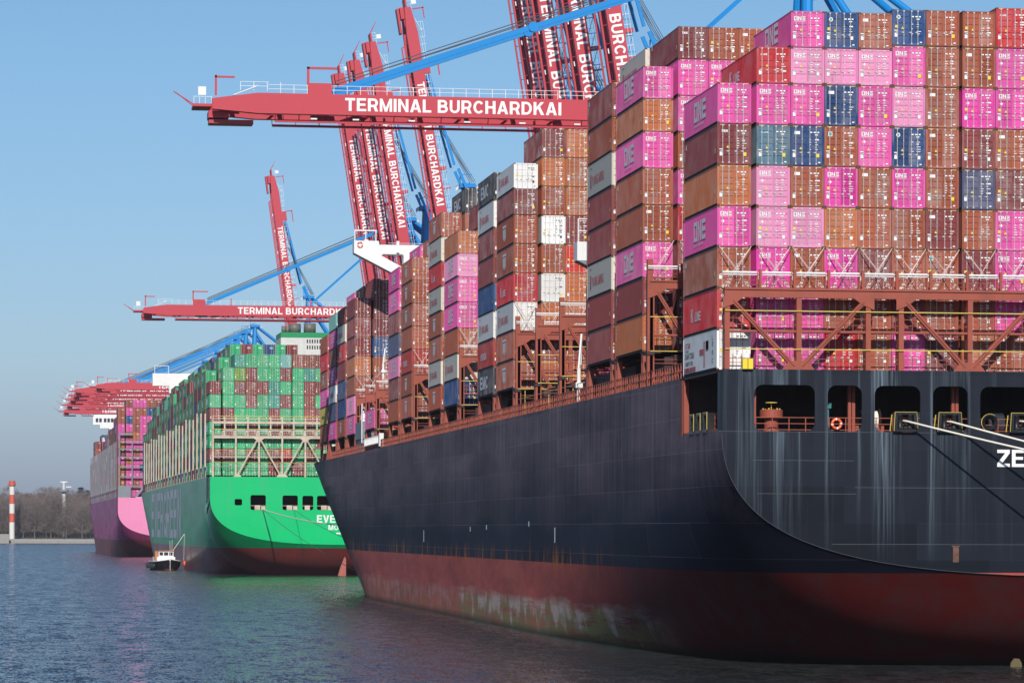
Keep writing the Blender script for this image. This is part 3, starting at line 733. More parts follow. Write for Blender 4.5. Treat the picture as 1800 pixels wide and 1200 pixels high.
def lashing_bridge(parent, y, zb, zt, posts, diags, ncol, rodh, matn='ship_red', top2=True, x0=0.0, rods=True, second=True, rail='white_steel'):
    """frame across the deck at local y (its aft face)"""
    mb = MB(); dp = .75; P = .36
    for x in posts:
        mb.box(x, x + P, y, y + .32, zb, zt - .55, 0)
        if second: mb.box(x + .03, x + P - .03, y + dp - .2, y + dp + .02, zb, zt - .552, 0)
    xa, xb = posts[0], posts[-1] + P
    mb.box(xa - .02, xb, y - .03, y + .28, zt - .55, zt - .02, 0); mb.box(xa, xb, y + .28, y + dp + .1, zt - .12, zt - .03, 0); mb.box(xa, xb, y - .12, y + .05, zt - .018, zt + .12, 0)
    for a, b in diags:
        d = -1 if a > b else 1
        mb.bar((a, y + .14, zt - .8), (b, y + .14, zb + .25), .30, .36, 0, up=(0, 1, 0)); mb.bar((a, y - .06, zt - .78), (b, y - .06, zb + .27), .05, .12, 0, up=(0, 1, 0))
        ye = y - .05 - .006 * diags.index((a, b))
        mb.poly([(a - d * .75, ye, zt - .54), (a + d * .75, ye, zt - .54), (a + d * .1, ye, zt - 1.0), (a - d * .75, ye, zt - 1.35)][::d], 0)
        mb.poly([(b - .9, ye, zb), (b + .9, ye, zb), (b + .35, ye, zb + .65), (b - .35, ye, zb + .65)], 0)
    zm = (zb + zt - .55) / 2 + .15
    mb.box(xa, xb, y + .1, y + dp, zm - .05, zm + .10, 0)
    for z in (zm - 2.2, zm - 1.9, zm + .5, zm + .95): mb.bar((xa, y + .2, z), (xb, y + .2, z), .045, .045, 0)
    x = xa
    while x < xb - 1:
        for z in (zb + .1, zm + .1): mb.bar((x, y + .2, z), (x, y + .2, z + 1.0), .045, .045, 0)
        x += .62
    o = mb.build('lashing_bridge', matn, parent)
    mb = MB()
    for z in (zm - 1.25, zm + 1.45): mb.bar((xa, y - .08, z), (xb, y - .08, z), .05, .07, 0)
    mb.build('handrail', 'yellow', o)
    mb = MB(); mr = MB(); ml = MB()
    for k in range(ncol + 1):
        xk = colx(k) - .12 + x0
        if xk < xa - .3 or xk > xb: continue
        mb.box(max(xk, xa) , max(xk, xa) + .16, y - .05, y + .18, zt + .1, zt + 1.45, 0)
        if k > 0: mb.box(xk - .22, xk - .1, y, y + .15, zt + .1, zt + 1.1, 0)
    for z in (.35, .65): mb.bar((xa, y, zt + z), (xb, y, zt + z), .035, .035, 0)
    x = xa
    while x < xb: mb.bar((x, y, zt), (x, y, zt + .7), .035, .035, 0); x += .6
    mb.build('stanchion', matn, o)
    for k in range(ncol):
        a, b = colx(k) + .08 + x0, colx(k + 1) - .3 + x0
        if a < xa - .3 or b > xb + .3: continue
        mr.tube([(a, y - .02, zt + 1.2), (b, y - .02, zt + 1.2)], .075, 6, 0); mr.tube([(a, y - .1, zt + 1.02), (b, y - .1, zt + 1.02)], .04, 5, 0)
        if not rods: continue
        L = colx(k) + x0
        for s in (0, 1):
            xt = L + (.06 if s == 0 else CW - .06); xbm = L + (CW - .35 if s == 0 else .30)
            for e in (0, .16):
                if rr.random() < .12: continue
                ml.tube([(xt, y + dp + .38, rodh), (xbm + (e if s == 0 else -e) + rr.uniform(-.08, .08), y + .3, zt + .15)], .024, 4, 0)
                ml.tube([(xbm + (e if s == 0 else -e), y + .3, zt + .1), (xbm + (e if s == 0 else -e) * .6 + (xt - xbm) * .16, y + .37, zt + .55)], .045, 5, 0)
        if rr.random() < .5:
            for q in range(3): ml.tube([(L + .3 + rr.random(), y + .1, zt + .15), (L + .6 + rr.random() * 1.3, y + .15, zt + 1.0)], .03, 4, 0)
    mr.build('stowage_rail', rail, o)
    if ml.v: ml.build('lashing_rods', 'rod', o)
    return o

lashing_bridge(ship, .25, DK + .0, 26.83, [.25, 5.42, 10.45, 12.85, 17.9, 22.95, 25.4, 30.4], [(.85, 5.25), (10.3, 5.85), (13.4, 17.7), (22.7, 18.3), (26, 30.2)], 10, 29.95)
for y in [28.6, 42.9, 57.2, 72.0, 86.5, 99.6, 113.4, 143.1, 157.6, 188.2, 203.2, 233.8, 248, 262, 277.3, 292.6, 308]:
    lashing_bridge(ship, y, DK + .05, 29.45, [.25, 5.42, 10.45], [(.85, 5.25), (10.3, 5.85)], 4, 32.8, rods=y not in (72.0, 86.5))
    mb = MB(); mb.box(.05, .5, y, y + .5, DK, 31.2, 0); mb.box(.0, .6, y - .1, y + .9, B0 - .4, B0 - .1, 1); mb.build('end_post', ['ship_red', 'dark'], ship)

# windlass, rollers, lifebuoy, hawse ring in the stern openings
def zloc(px, py): a = tx(px, py); return a[0], a[1]
def windlass():
    x, z = zloc(1364, 756); g = empty('deck_winch', BLK.w(x, 1.6, ZS - .02)); tag(g, 'red round capstan with a yellow handwheel in the first stern opening', 'winch')
    mb = MB(); mb.tube([(0, 0, 0), (0, 0, .25), (0, 0, 1.0)], [.62, .5, .5], 16, 0); mb.build('pedestal', 'ship_red', g)
    mb = MB(); mb.tube([(0, 0, .95), (0, 0, 1.0), (0, 0, 1.55), (0, 0, 1.6)], [.5, .82, .82, .7], 20, 0)
    for k in range(6): a = k * math.pi / 3; mb.box(.6 * math.cos(a) - .05, .6 * math.cos(a) + .05, .6 * math.sin(a) - .05, .6 * math.sin(a) + .05, 1.6, 1.68, 1)
    mb.build('drum', ['ship_red', 'yellow'], g)
    mb = MB(); mb.tube([(0, 0, 1.6), (0, 0, 2.08)], .035, 6, 0); mb.tube([(0, 0, 2.06), (0, 0, 2.12)], .42, 16, 0); mb.build('handwheel', 'yellow', g)
windlass()
def roller(px0, px1, word):
    x0, x1 = zloc(px0, 756)[0], zloc(px1, 756)[0]; wdt = x1 - x0; h = 1.38
    g = empty('roller_fairlead', BLK.w((x0 + x1) / 2, -.08, ZS + .02)); tag(g, word, 'fairlead', 'roller fairleads on the black transom')
    a = wdt / 2; mb = MB()
    for s in (-1, 1):
        mb.bar((s * (a - .14), 0, 0), (s * (a - .22), 0, h), .24, .55, 0, up=(0, 1, 0))
    mb.box(-a + .1, a - .1, -.25, .3, h - .16, h, 0); mb.box(-a, a, -.3, .3, 0, .18, 0); mb.box(-a + .2, a - .2, .3, .4, .15, h - .1, 0)
    mb.build('housing', 'black', g)
    mb = MB()
    mb.bar((-a + .02, -.3, .05), (-a + .1, -.3, h), .03, .06, 0); mb.bar((-a + .1, -.27, h + .012), (a - .1, -.27, h + .012), .04, .03, 0); mb.bar((a - .02, -.3, .05), (a - .1, -.3, h), .02, .04, 0)
    mb.bar((-a - .16, .15, .05), (-a - .02, .15, h - .15), .05, .10, 0)
    mb.build('edge_stripe', 'yellow', g)
    for s in (-1, 1):
        mb = MB(); mb.tube([(s * .36, -.02, .2), (s * .36, -.02, .25), (s * .36, -.02, h - .22), (s * .36, -.02, h - .18)], [.26, .20, .20, .24], 14, 0); mb.build('roller', 'black', g, smooth=True)
    mb = MB()
    for s in (-.3, 0, .3): mb.tube([(s - .12, -.12, .27), (s + .12, -.12, .27)], .13, 10, 0)
    mb.build('guide', 'black', g)
roller(1568, 1611, 'black roller fairlead with yellow edges in the third stern opening')
roller(1645, 1689, 'black roller fairlead with yellow edges in the fourth stern opening')
roller(1772, 1816, 'black roller fairlead with yellow edges in the fifth stern opening')
# fittings of the quarter opening: three fairleads seen from the side
for i, yq in enumerate((5.8, 8.2, 10.6)):
    g = empty('roller_fairlead', BLK.w(.05, yq, MID)); tag(g, f"{['aftmost', 'middle', 'foremost'][i]} black fairlead in the side opening of the black ship's quarter", 'fairlead', 'fairleads in the quarter opening')
    mb = MB(); mb.box(-.1, .5, -.75, .75, 0, .2, 0); mb.box(-.05, .45, -.7, -.45, .2, 1.25, 0); mb.box(-.05, .45, .45, .7, .2, 1.25, 0); mb.box(-.05, .45, -.7, .7, 1.25, 1.4, 0); mb.build('housing', 'black', g)
    mb = MB(); mb.box(-.09, -.051, -.72, -.62, .2, 1.42, 0); mb.box(-.09, -.04, -.72, .72, 1.4, 1.46, 0); mb.build('edge_stripe', 'yellow', g)
# oval hawse ring
x, z = zloc(1738, 740)
g = empty('hawse_ring', BLK.w(x, -.05, z)); tag(g, 'round black chock with a yellow rim beside the last fairlead', 'chock')
mb = MB(); N = 20
for i in range(N):
    for (ra, ya), (rb, yb) in (((.30, .3), (.34, -.12)), ((.34, -.12), (.50, -.28)), ((.50, -.28), (.60, -.15)), ((.60, -.15), (.60, .3))):
        a, b = 2 * math.pi * i / N, 2 * math.pi * (i + 1) / N
        mb.poly([(ra * math.cos(a), ya, ra * math.sin(a)), (rb * math.cos(a), yb, rb * math.sin(a)), (rb * math.cos(b), yb, rb * math.sin(b)), (ra * math.cos(b), ya, ra * math.sin(b))])
mb.build('ring', 'black', g)
mb = MB()
for i in range(3, 13):
    a, b = 2 * math.pi * i / N, 2 * math.pi * (i + 1) / N
    mb.bar((.615 * math.cos(a), -.14, .615 * math.sin(a)), (.615 * math.cos(b), -.14, .615 * math.sin(b)), .05, .03)
mb.build('rim_stripe', 'yellow', g)
# lifebuoy
def torus(mb, R0, r, n, m, cols):
    for i in range(n):
        for j in range(m):
            q = []
            for di, dj in ((0, 0), (1, 0), (1, 1), (0, 1)):
                a, b = 2 * math.pi * (i + di) / n, 2 * math.pi * (j + dj) / m
                q.append(((R0 + r * math.cos(b)) * math.cos(a), r * math.sin(b), (R0 + r * math.cos(b)) * math.sin(a)))
            mb.poly(q, cols(i))
x, z = zloc(1470, 743)
mb = MB(); torus(mb, .32, .10, 24, 8, lambda i: 1 if i % 6 == 0 else 0)
o = mb.build('lifebuoy', ['orange', 'white'], smooth=True); o.location = BLK.w(x, -.02, z); tag(o, 'orange lifebuoy with white bands on the railing of the second stern opening', 'lifebuoy')
# railings and machinery inside the openings
mb = MB(); mw = MB()
for i, (a, b, c, d, r) in enumerate(OPS):
    for z in (.12, .55, .98): mb.bar((a, .1, ZS + z), (b, .1, ZS + z), .06, .05)
    x = a + .15
    while x < b: mb.bar((x, .12, ZS), (x, .12, ZS + 1.0), .06, .06); x += 1.2
mb.bar((OPS[0][0] + .25, .8, ZS), (OPS[0][0] + .25, .8, ZTOP), .12, .12)
for px in (1500, 1507, 1683, 1690): xx = zloc(px, 700)[0]; mb.box(xx, xx + .22, 1.6, 1.9, ZS, ZTOP + .3)
mb.build('stern_railing', 'ship_red', ship)
mb = MB(); x = zloc(1463, 730)[0]; mb.box(x - .3, x + .3, 1.6, 2.0, ZS + 1.7, ZS + 2.1, 0); mb.box(x - .15, x + .15, 1.7, 1.9, ZS, ZS + 1.7, 0)
mb.build('control_stand', 'tealpaint', ship)
for px, yy in ((1545, 2.6), (1640, 4.5), (1790, 5.5)):
    x = zloc(px, 740)[0]; mb = MB()
    mb.tube([(x - .9, yy, ZS + .9), (x - .8, yy, ZS + .9), (x + .5, yy, ZS + .9), (x + .6, yy, ZS + .9)], [.95, .5, .5, .95], 18, 0)
    mb.tube([(x - .75, yy, ZS + .9), (x + .45, yy, ZS + .9)], .72, 16, 1); mb.box(x - 1.2, x + .9, yy - .5, yy + .5, ZS, ZS + .5, 2)
    mb.build('mooring_winch', ['dark', 'rope', 'ship_red'], ship)
# name on the transom (the part of it that the photo shows)
mb = MB(); x, z = tx(1752, 817.5)
mb.text('ZE', 1.22, lambda u, v: (x + u, -.075, z + v), 0, 1.12, .035); mb.build('ship_name', 'white', ship)
# weld seams, a rusty scupper on the transom
mb = MB()
for px0, px1, py in ((1322, 1500, 807.5), (1330, 1504, 866), (1502, 1800, 855), (1462, 1800, 954.5), (1262, 1700, 756.8)):
    a, b = tx(px0, py), tx(px1, py); mb.box(a[0], b[0], -.066, -.06, a[1], a[1] + .025)
mb.build('weld_seams', mat('weld_bead', (.085, .09, .10), .6), ship)
mb = MB(); x, z = tx(1675, 958); mb.box(x, x + .42, -.07, -.06, z - 1.1, z); mb.box(x - .1, x + .5, -.1, -.06, z, z + .08)
mb.build('scupper', worn('rusty_scupper', (.12, .05, .03), .8, .9, (.18, .12, .09), sc=3), ship)
mb = MB(); mb.tube([(HB * q, -.06, 6.6 + 10.1 * G(q)) for q in (0, .0012, .0035, .007, .012, .018, .026, .036, .049, .065, .083, .105, .13, .16, .19, .236, .28, .33, .38, .446, .52, .6, .7, .85, 1)], .018, 5); mb.build('edge_highlight', mat('edge_highlight_grey', (.08, .08, .09), .6), ship)  # added pale tube, a painted highlight along the transom's lower edge
# draught marks, white marks on the side
mb = MB()
for y, z in ((176, 8.4), (120, 9.9), (74, 8.7), (133, 9.7), (90, 10.2)):
    mb.box(-.012, -.006, y, y + .5, z, z + 1.4 if y in (176, 74) else z + .5)
mb.build('hull_marks', 'white', ship)
# propeller blade tip standing out of the water
p = Vector(BLK.w(22.5, 7.0, 0)); mb = MB()
prof = [(-.35, -1.5), (-.42, -.2), (-.34, .3), (-.05, .62), (.35, .58), (.55, .25), (.55, -.3), (.4, -1.5)]
n = len(prof)
for dy in (0, .18): mb.v += [(x_, dy + .3 * x_, z_) for x_, z_ in prof]
mb.face(tuple(range(n))[::-1]); mb.face(tuple(range(n, 2 * n)))
for i in range(n): j = (i + 1) % n; mb.face((i, j, n + j, n + i))
o = mb.build('propeller_blade', mat('bronze', (.22, .17, .09), .5, .4), ship); o.location = (22.9, 5.0, 0)

# mooring lines
def rope(px0, py0, tgt, label, r=.072, sag=1.2, y0=-.35):
    x0, z0 = tx(px0, py0); a = Vector(BLK.w(x0, y0, z0)); b = Vector(tgt); pts = []
    for i in range(21):
        t = i / 20; p = a.lerp(b, t); p.z -= sag * 4 * t * (1 - t); pts.append(p)
    pts.insert(0, Vector(BLK.w(x0 - .5, 1.4, z0 + .1)))
    mb = MB(); mb.tube(pts, r, 8); o = mb.build('mooring_rope', 'rope', smooth=True); tag(o, label, 'rope', 'mooring ropes over the black transom')
rope(1590, 738, (108, 190, 7.6), 'lower cream mooring rope from the third stern opening')
rope(1669, 739, (108, 198, 7.9), 'upper cream mooring rope from the fourth stern opening')
rope(1796, 738, (108, 200, 8.0), 'short cream mooring rope at the right picture edge')

# accommodation island: bridge wing, gangway, davit, small crane
Yw = 256.0
g = MB()
outl = [(-1, 50.3), (-1, 52.1), (2.6, 52.1), (2.7, 51.55), (28, 51.55), (28, 40), (14, 40), (13.8, 42.8)]
inner = [(3.0, 49.95), (3.3, 50.2), (6.1, 50.2), (6.3, 50.0), (6.3, 48.2)]
V, Fc = fill2d(outl, [inner], 2.6)
g.v = [(x, Yw + y, z) for x, y, z in V]
for q in Fc: g.face(q, 0)
for x in (-.9, .7, 2.2): g.bar((x, Yw - 1.2, 52.1), (x, Yw - 1.2, 53.6), .12, .12, 0)
g.bar((-.95, Yw - 1.2, 53.6), (2.3, Yw - 1.2, 53.6), .14, .18, 0)
g.box(5.2, 5.6, Yw - 1.6, Yw - 1.3, 50.4, 52.1, 0)
for z in (51.5, 51.8): g.bar((4, Yw - 1.25, z), (24, Yw - 1.25, z), .05, .05, 0)
g.build('bridge_wing', ['white_steel'], ship)
mb = MB(); torus(mb, .36, .09, 20, 6, lambda i: 1 if i % 5 == 0 else 0); o = mb.build('lifebuoy', ['orange', 'white'], smooth=True)
o.location = BLK.w(-.15, Yw - 1.42, 51.5); tag(o, 'orange and white lifebuoy on the outer end of the white bridge wing', 'lifebuoy')
mb = MB(); mb.box(14, 56, Yw - 4, Yw + 5, DK, 40, 0)
for k in range(5):
    for j in range(6): mb.box(16 + j * 3, 17 + j * 3, Yw - 4.03, Yw - 3.99, DK + 4 + k * 3, DK + 5 + k * 3, 1)
mb.build('deck_house', ['white_steel', 'glass'], ship)
mb = MB(); mb.box(-.05, 2.6, 253, 262, 23.1, 25.6, 0); mb.box(.1, 2.5, 253.2, 261.4, DK, 23.0, 0); mb.box(-.06, .06, 252.6, 252.95, 22.5, 28.2, 1); mb.box(2.4, 2.6, 252.6, 252.9, 23, 28.6, 1)
for k in range(6): mb.tube([(.3 + .38 * k, 253.6 + .6 * (k % 2), 25.6), (.4 + .36 * k, 253.8, 26.4 + .3 * (k % 3)), (.3 + .4 * k, 254, 27.2 + .3 * (k % 2))], [.32, .22, .12], 7, 1)
for z in (26.5, 27.6): mb.bar((0, 252.8, z), (2.5, 252.8, z), .07, .07, 1)
mb.build('davit_house', ['grey', 'white_steel'], ship)
mb = MB(); mb.bar((.1, 229, 21.9), (.1, 248, 21.9), .4, .2, 0); mb.bar((-.1, 229, 22.9), (-.1, 248, 22.9), .07, .07, 0)
for k in range(17): mb.bar((-.1, 229.4 + k * 1.12, 21.9), (-.1, 229.4 + k * 1.12, 22.9), .16, .12, 0)
mb.box(-.1, .5, 227.5, 229, 21.4, 23.2, 0)
o = mb.build('gangway', 'white_steel'); o.location = BLK.w(0, 0, 0); tag(o, 'white ribbed accommodation ladder stowed along the black ship', 'gangway')
def provision_crane(x, y, z0, lab, h=12.0):
    g = empty('deck_crane', BLK.w(x, y, z0)); tag(g, lab, 'crane')
    mb = MB(); mb.tube([(0, 0, 0), (0, 0, h * .5)], .17, 10, 0); mb.build('post', 'white_steel', g)
    mb = MB(); mb.bar((0, 0, h * .5), (.35, .6, h), .16, .2, 0); mb.tube([(.2, .2, h * .55), (.3, .5, h * .8)], .07, 8, 0); mb.build('jib', 'white_steel', g)
    mb = MB(); mb.box(-.3, .3, -.3, .3, h * .22, h * .3, 0); mb.build('winch', 'white_steel', g)
provision_crane(.5, 64, DK, 'thin white crane post beside the black ship\'s deck edge', 6.2)
provision_crane(2.5, 247, 31.5, 'small white crane on the lashing bridge under the bridge wing', 4.5)
# small white cabin on a bracket in front of the funnel
g = empty('lookout_cabin', BLK.w(1.4, 70.5, 34.5)); tag(g, 'small white lookout cabin with roof rail poking out behind the stacks', 'cabin')
mb = MB(); mb.box(0, 2.2, 0, 2.0, 0, 1.7, 0); mb.poly([(0, 0, 0), (2.2, 0, 0), (2.4, 0, -1.2)], 1); mb.poly([(0, 2, 0), (2.2, 2, 0), (2.4, 2, -1.2)][::-1], 1); mb.poly([(0, 0, 0), (2.4, 0, -1.2), (2.4, 2, -1.2), (0, 2, 0)], 1); mb.build('cabin_shell', ['white_steel', 'grey'], g)
mb = MB()
for x_ in (.1, 1.1, 2.1): mb.bar((x_, .1, 1.7), (x_, .1, 3.8), .09, .09)
for z_ in (2.7, 3.8): mb.bar((.1, .1, z_), (2.1, .1, z_), .08, .08)
mb.build('roof_rail', 'white_steel', g)
mb = MB(); mb.box(12, 56, 60, 98, 23.75, 38, 0); mb.build('funnel_casing', 'dark', ship)
# yellow drip tray
x, z = tx(1312, 648); mb = MB(); mb.box(x - .37, x + .37, -.35, .1, DK, DK + .72, 0); mb.box(x - .02, x + .02, -.36, .12, DK, DK + .73, 1)
o = mb.build('yellow_locker', ['stick', 'hole']); o.location = BLK.w(0, 0, 0); tag(o, 'bright yellow box on the deck edge before the white container', 'locker')

# ------------------------------------------------------------ the green ship
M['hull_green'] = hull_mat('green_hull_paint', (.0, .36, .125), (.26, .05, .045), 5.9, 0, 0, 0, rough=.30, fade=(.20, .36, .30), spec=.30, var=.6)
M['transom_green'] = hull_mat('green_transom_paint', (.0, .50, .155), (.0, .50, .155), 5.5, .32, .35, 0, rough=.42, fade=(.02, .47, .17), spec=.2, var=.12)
gs = empty('container_ship', GRN.w(0, 0, 0), GRN.a); tag(gs, 'middle container ship, green hull with cream lashing bridges full of green containers', 'container ship')
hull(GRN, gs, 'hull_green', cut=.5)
def gx(px, py):
    t = (px - 900) / F; best = None
    for i in range(0, 1200):
        X, Y, _ = GRN.w(i * .05, 0, 0)
        if 900 + F * (X * ct - Y * st) / (X * st + Y * ct) >= px: break
    return i * .05, CAMH + (HZ - py) * (X * st + Y * ct) / F
def gop(x0, x1, y0, y1, r=.4): a, b = gx(x0, y1), gx(x1, y0); return (a[0], b[0], a[1], b[1], r)
GO = [gop(412, 425, 878, 889, .3), gop(440, 467, 871, 897), gop(496, 523, 871.5, 897), gop(531, 550.5, 872, 897), gop(557, 584, 872, 897), gop(592, 612, 872, 897)]
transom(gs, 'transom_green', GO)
mb = MB(); mb.box(.3, 60.7, 6, 6.3, 13, DK, 0); mb.box(.3, 60.7, .2, 6, GO[1][2] - .3, GO[1][2] - .02, 0); mb.box(.05, 60.9, .1, 330, DK - .2, DK - .02, 1); mb.build('mooring_deck', ['dark', 'deckred'], gs)
mb = MB()
for a, b, c, d, r in GO[1:]:
    mb.bar((a, -.0, c + .9), (b, 0, c + .9), .08, .08)
    mb.box(a + .9 if b - a > 3 else a + .5, a + 2.1 if b - a > 3 else a + 1.6, -.15, .4, c, c + 1.0)
    if b - a > 3: mb.box(a + 2.3, a + 3.2, -.1, .4, c, c + .8)
mb.build('fairleads', 'cream', gs)
mb = MB()
for t_, px, py, h in (('EVER', 557, 919, 1.62), ('MON', 577, 932, 1.15)):
    x, z = gx(px, py); mb.text(t_, h, lambda u, v: (x + u, -.08, z + v), 0, 1.08, .05)
x, z = gx(591, 939); mb.box(x, x + 1.1, -.085, -.08, z, z + .3)
mb.build('ship_name', 'white', gs)
# huge lettering on the side
mb = MB()
word = 'EVERGREEN'
Ws = 258.0; xx = Ws
for i, ch in enumerate(word):
    mb.text(ch, 12.4, lambda u, v: (-.05 + bow(xx - u, 7.6 + v), xx - u, 7.6 + v), 0, 1.7, .03); xx -= 16.7
mb.build('side_lettering', mat('grey_lettering', (.62, .62, .68), .5), gs)
mb = MB(); mb.box(2.4, 58.6, 10, 330, DK, 23.4, 0); mb.build('hatch_coaming', 'dark', gs)
mb = MB()   # long cream bulwark carrying the outer posts
mb.box(.06, .4, 14, 300, DK, DK + 2.3, 0)
for k in range(40): mb.box(-.02, .5, 16 + k * 7.2, 16.6 + k * 7.2, DK, DK + 2.7, 0)
mb.build('bulwark', 'cream', gs)
lashing_bridge(gs, .6, DK, 30.0, [.5, 5.4, 10.4, 15.4, 20.4, 25.4], [(10.2, 5.9), (10.9, 15.2), (20.2, 15.9), (20.9, 25.2)], 10, 33, matn='cream', rods=False)
mb = MB()
for x in [.5, 3.0, 5.4, 8.0, 10.4, 12.9, 15.4, 17.9, 20.4, 22.9, 25.4]: mb.box(x, x + .32, .55, .85, 29.8, 34.0, 0)
mb.box(.5, 25.8, .5, .8, 32.6, 33.1, 0); mb.box(.5, 25.8, .5, .7, 33.6, 33.75, 0)
mb.build('upper_lashing_frame', 'cream', gs)
mb = MB(); mb.bar((.5, .4, 34.2), (25.8, .4, 34.2), .1, .12); mb.bar((.5, .4, 31.4), (25.8, .4, 31.4), .1, .12); mb.build('handrail', 'yellow', gs)
for k in range(21):
    y = 15 + k * 14.4; mb = MB()
    for dy in (-.35, 1.0): mb.box(-.22, .35, y + dy, y + dy + .45, DK + 2.3, 35.2 + (k % 3) * .5, 0)
    for z in (26, 29, 32, 34.5): mb.box(.0, .4, y, y + 1.2, z, z + .25, 0); mb.box(.2, 10, y + .3, y + .6, z, z + .25, 0)
    mb.build('lashing_bridge', 'cream', gs)
GR = ['MGMGGMG', 'GGMGM' 'MGG', 'gGGGG' 'MGGG', 'GLMGGGMGG', 'GMMMGMGGM', 'GGDG'.replace('D', 'g') + 'MGGRM', 'TMGMGMGMG', 'MGGGGGGMG', 'MgMMMMGMG']
GR[1] = 'GGGMMGMG'; GR[2] = 'gLMGGGGGG'; GR[3] = 'GMbMGMGMG'; GR[4] = 'GGMGGGGGG'; GR[5] = 'GGggMMGMM'; GR[6] = 'TMGMGMGRG'; GR[7] = 'bGGGGGGGM'; GR[8] = 'bgMbbMGMG'
for k, cds in enumerate(GR):
    stack(GRN, 2.0, 21.5, k, cds, 0, 0, f"{ORD[k]} column on the green ship's stern", "containers on the green ship's stern", side=(k == 0) or {1: 1, 2: 1}.get(k, False))
stack(GRN, 2.0, 21.5, 9, 'MGMGMGMGG', 0, 0, "tenth column on the green ship's stern", "containers on the green ship's stern")
def side_stacks(ship, ys, heights, z0, pal, ncols, seed, label, step=(0, 1, 2, 2, 2, 2, 2, 2, 2, 2), patch=True):
    rn = random.Random(seed); mb = MB()
    for i, y in enumerate(ys):
        for k in range(ncols):
            n = heights[i] + step[min(k, 9)] if k else heights[i]
            for j in range(n):
                code = rn.choice(pal); top = j >= n - 3 - (2 if k else 0)
                if k > 1 and j < n - 4: continue
                simple_box(mb, colx(k) + .0, y, z0 + j * 2.91, 2.9, PAL[code][1], top, (8.0, 11.3) if patch and code in 'GgW' else ((4, 8.2) if code in 'PpQ' else None))
    o = mb.build('stacked_containers', 'stacked', cols=True); o.location = ship.w(0, 0, 0); o.rotation_euler = (0, 0, ship.a)
    return tag(o, label, 'stacked containers', kind='stuff')
side_stacks(GRN, [16.6 + 14.4 * k for k in range(21)], [8, 8, 8, 7, 8, 8, 8, 8, 7, 8, 8, 7, 8, 8, 7, 8, 8, 7, 7, 6, 6], 21.5, 'GGGGGMMGGMGgGUM', 8, 11, 'green and maroon containers stacked along the green ship\'s side')
# funnel block and bridge of the green ship
g = MB(); fx, fy = 23.8, 100
g.box(fx, fx + 22, fy, fy + 14, DK, 57.0, 0); g.box(fx - .01, fx + 22.02, fy - .02, fy + 14.02, 57.0, 58.3, 1)
for k in range(6):
    for z_ in (54.2, 55.7): g.box(fx + 6.4 + k * .62, fx + 6.7 + k * .62, fy - .04, fy, z_, z_ + .9, 2)
g.build('funnel_casing', [worn('sooty_casing', (.62, .62, .58), .6, .4, (.3, .3, .28)), mat('funnel_green', (.0, .25, .08), .5), 'hole'], gs)
mb = MB()
for x_, r_, h_ in ((fx + 3.7, 1.5, 2.3), (fx + 7.4, 1.5, 2.4), (fx + 1.0, .6, 1.7), (fx + 1.9, .4, 1.5)): mb.tube([(x_, fy + 3, 58.3), (x_, fy + 3, 58.3 + h_)], r_, 20, 0)
mb.build('exhaust_stack', worn('sooty_steel', (.16, .15, .13), .5, .6, (.03, .03, .03)), gs, smooth=True)
mb = MB(); yb = 256
mb.box(0, 18, yb, yb + 3, 51.6, 55.2, 0); mb.box(4.8, 9.2, yb, yb + 3, 49.5, 51.6, 0); mb.box(6, 22, yb + 1, yb + 12, DK, 51.6, 0)
mb.bar((.6, yb + .1, 55.2), (.6, yb + .1, 57.4), .14, .14, 0); mb.bar((4.6, yb + .1, 55.2), (4.6, yb + .1, 57.4), .14, .14, 0); mb.bar((.6, yb + .1, 57.4), (4.6, yb + .1, 57.4), .14, .14, 0)
mb.build('bridge_wing', 'white_steel', gs)
# rudder tip and thin lines of the green ship
mb = MB(); x, z = gx(594, 1005)
pts = [(x - .4, -.3), (x + 1.4, -.3), (x + 1.4, 3.6), (x + 1.1, 4.1), (x + .2, 1.8)]
n = len(pts); mb.v += [(a, -3.2, b) for a, b in pts] + [(a, -2.6, b) for a, b in pts]
mb.face(tuple(range(n))); mb.face(tuple(range(n, 2 * n))[::-1])
for i in range(n): j = (i + 1) % n; mb.face((i, n + i, n + j, j))
mb.build('rudder', worn('red_rudder', (.42, .12, .09), .6, .4), gs)
def gline(px0, py0, px1, py1, lab, r=.09):
    a = gx(px0, py0); mb = MB(); A_ = Vector(GRN.w(a[0], -.4, a[1])); d = 560.0
    t = (px1 - 900) / F; lat = t * d; X = lat * ct + d * st; Y = d * ct - lat * st; B_ = Vector((X, Y, CAMH + (HZ - py1) * d / F)); pts = []
    for i in range(17): q = i / 16; p = A_.lerp(B_, q); p.z -= 3.0 * q * (1 - q); pts.append(p)
    mb.tube(pts, r, 6); tag(mb.build('mooring_rope', 'rope' if r > .08 else 'cable'), lab, 'rope', 'mooring ropes of the green ship')
gline(461, 896, 640, 926, 'pale mooring rope from the first large opening of the green transom', .10)
gline(461, 896, 625, 1003, 'thin dark rope slanting down from the green transom', .05)
gline(516, 896, 650, 962, 'second thin dark rope slanting down across the green transom', .05)

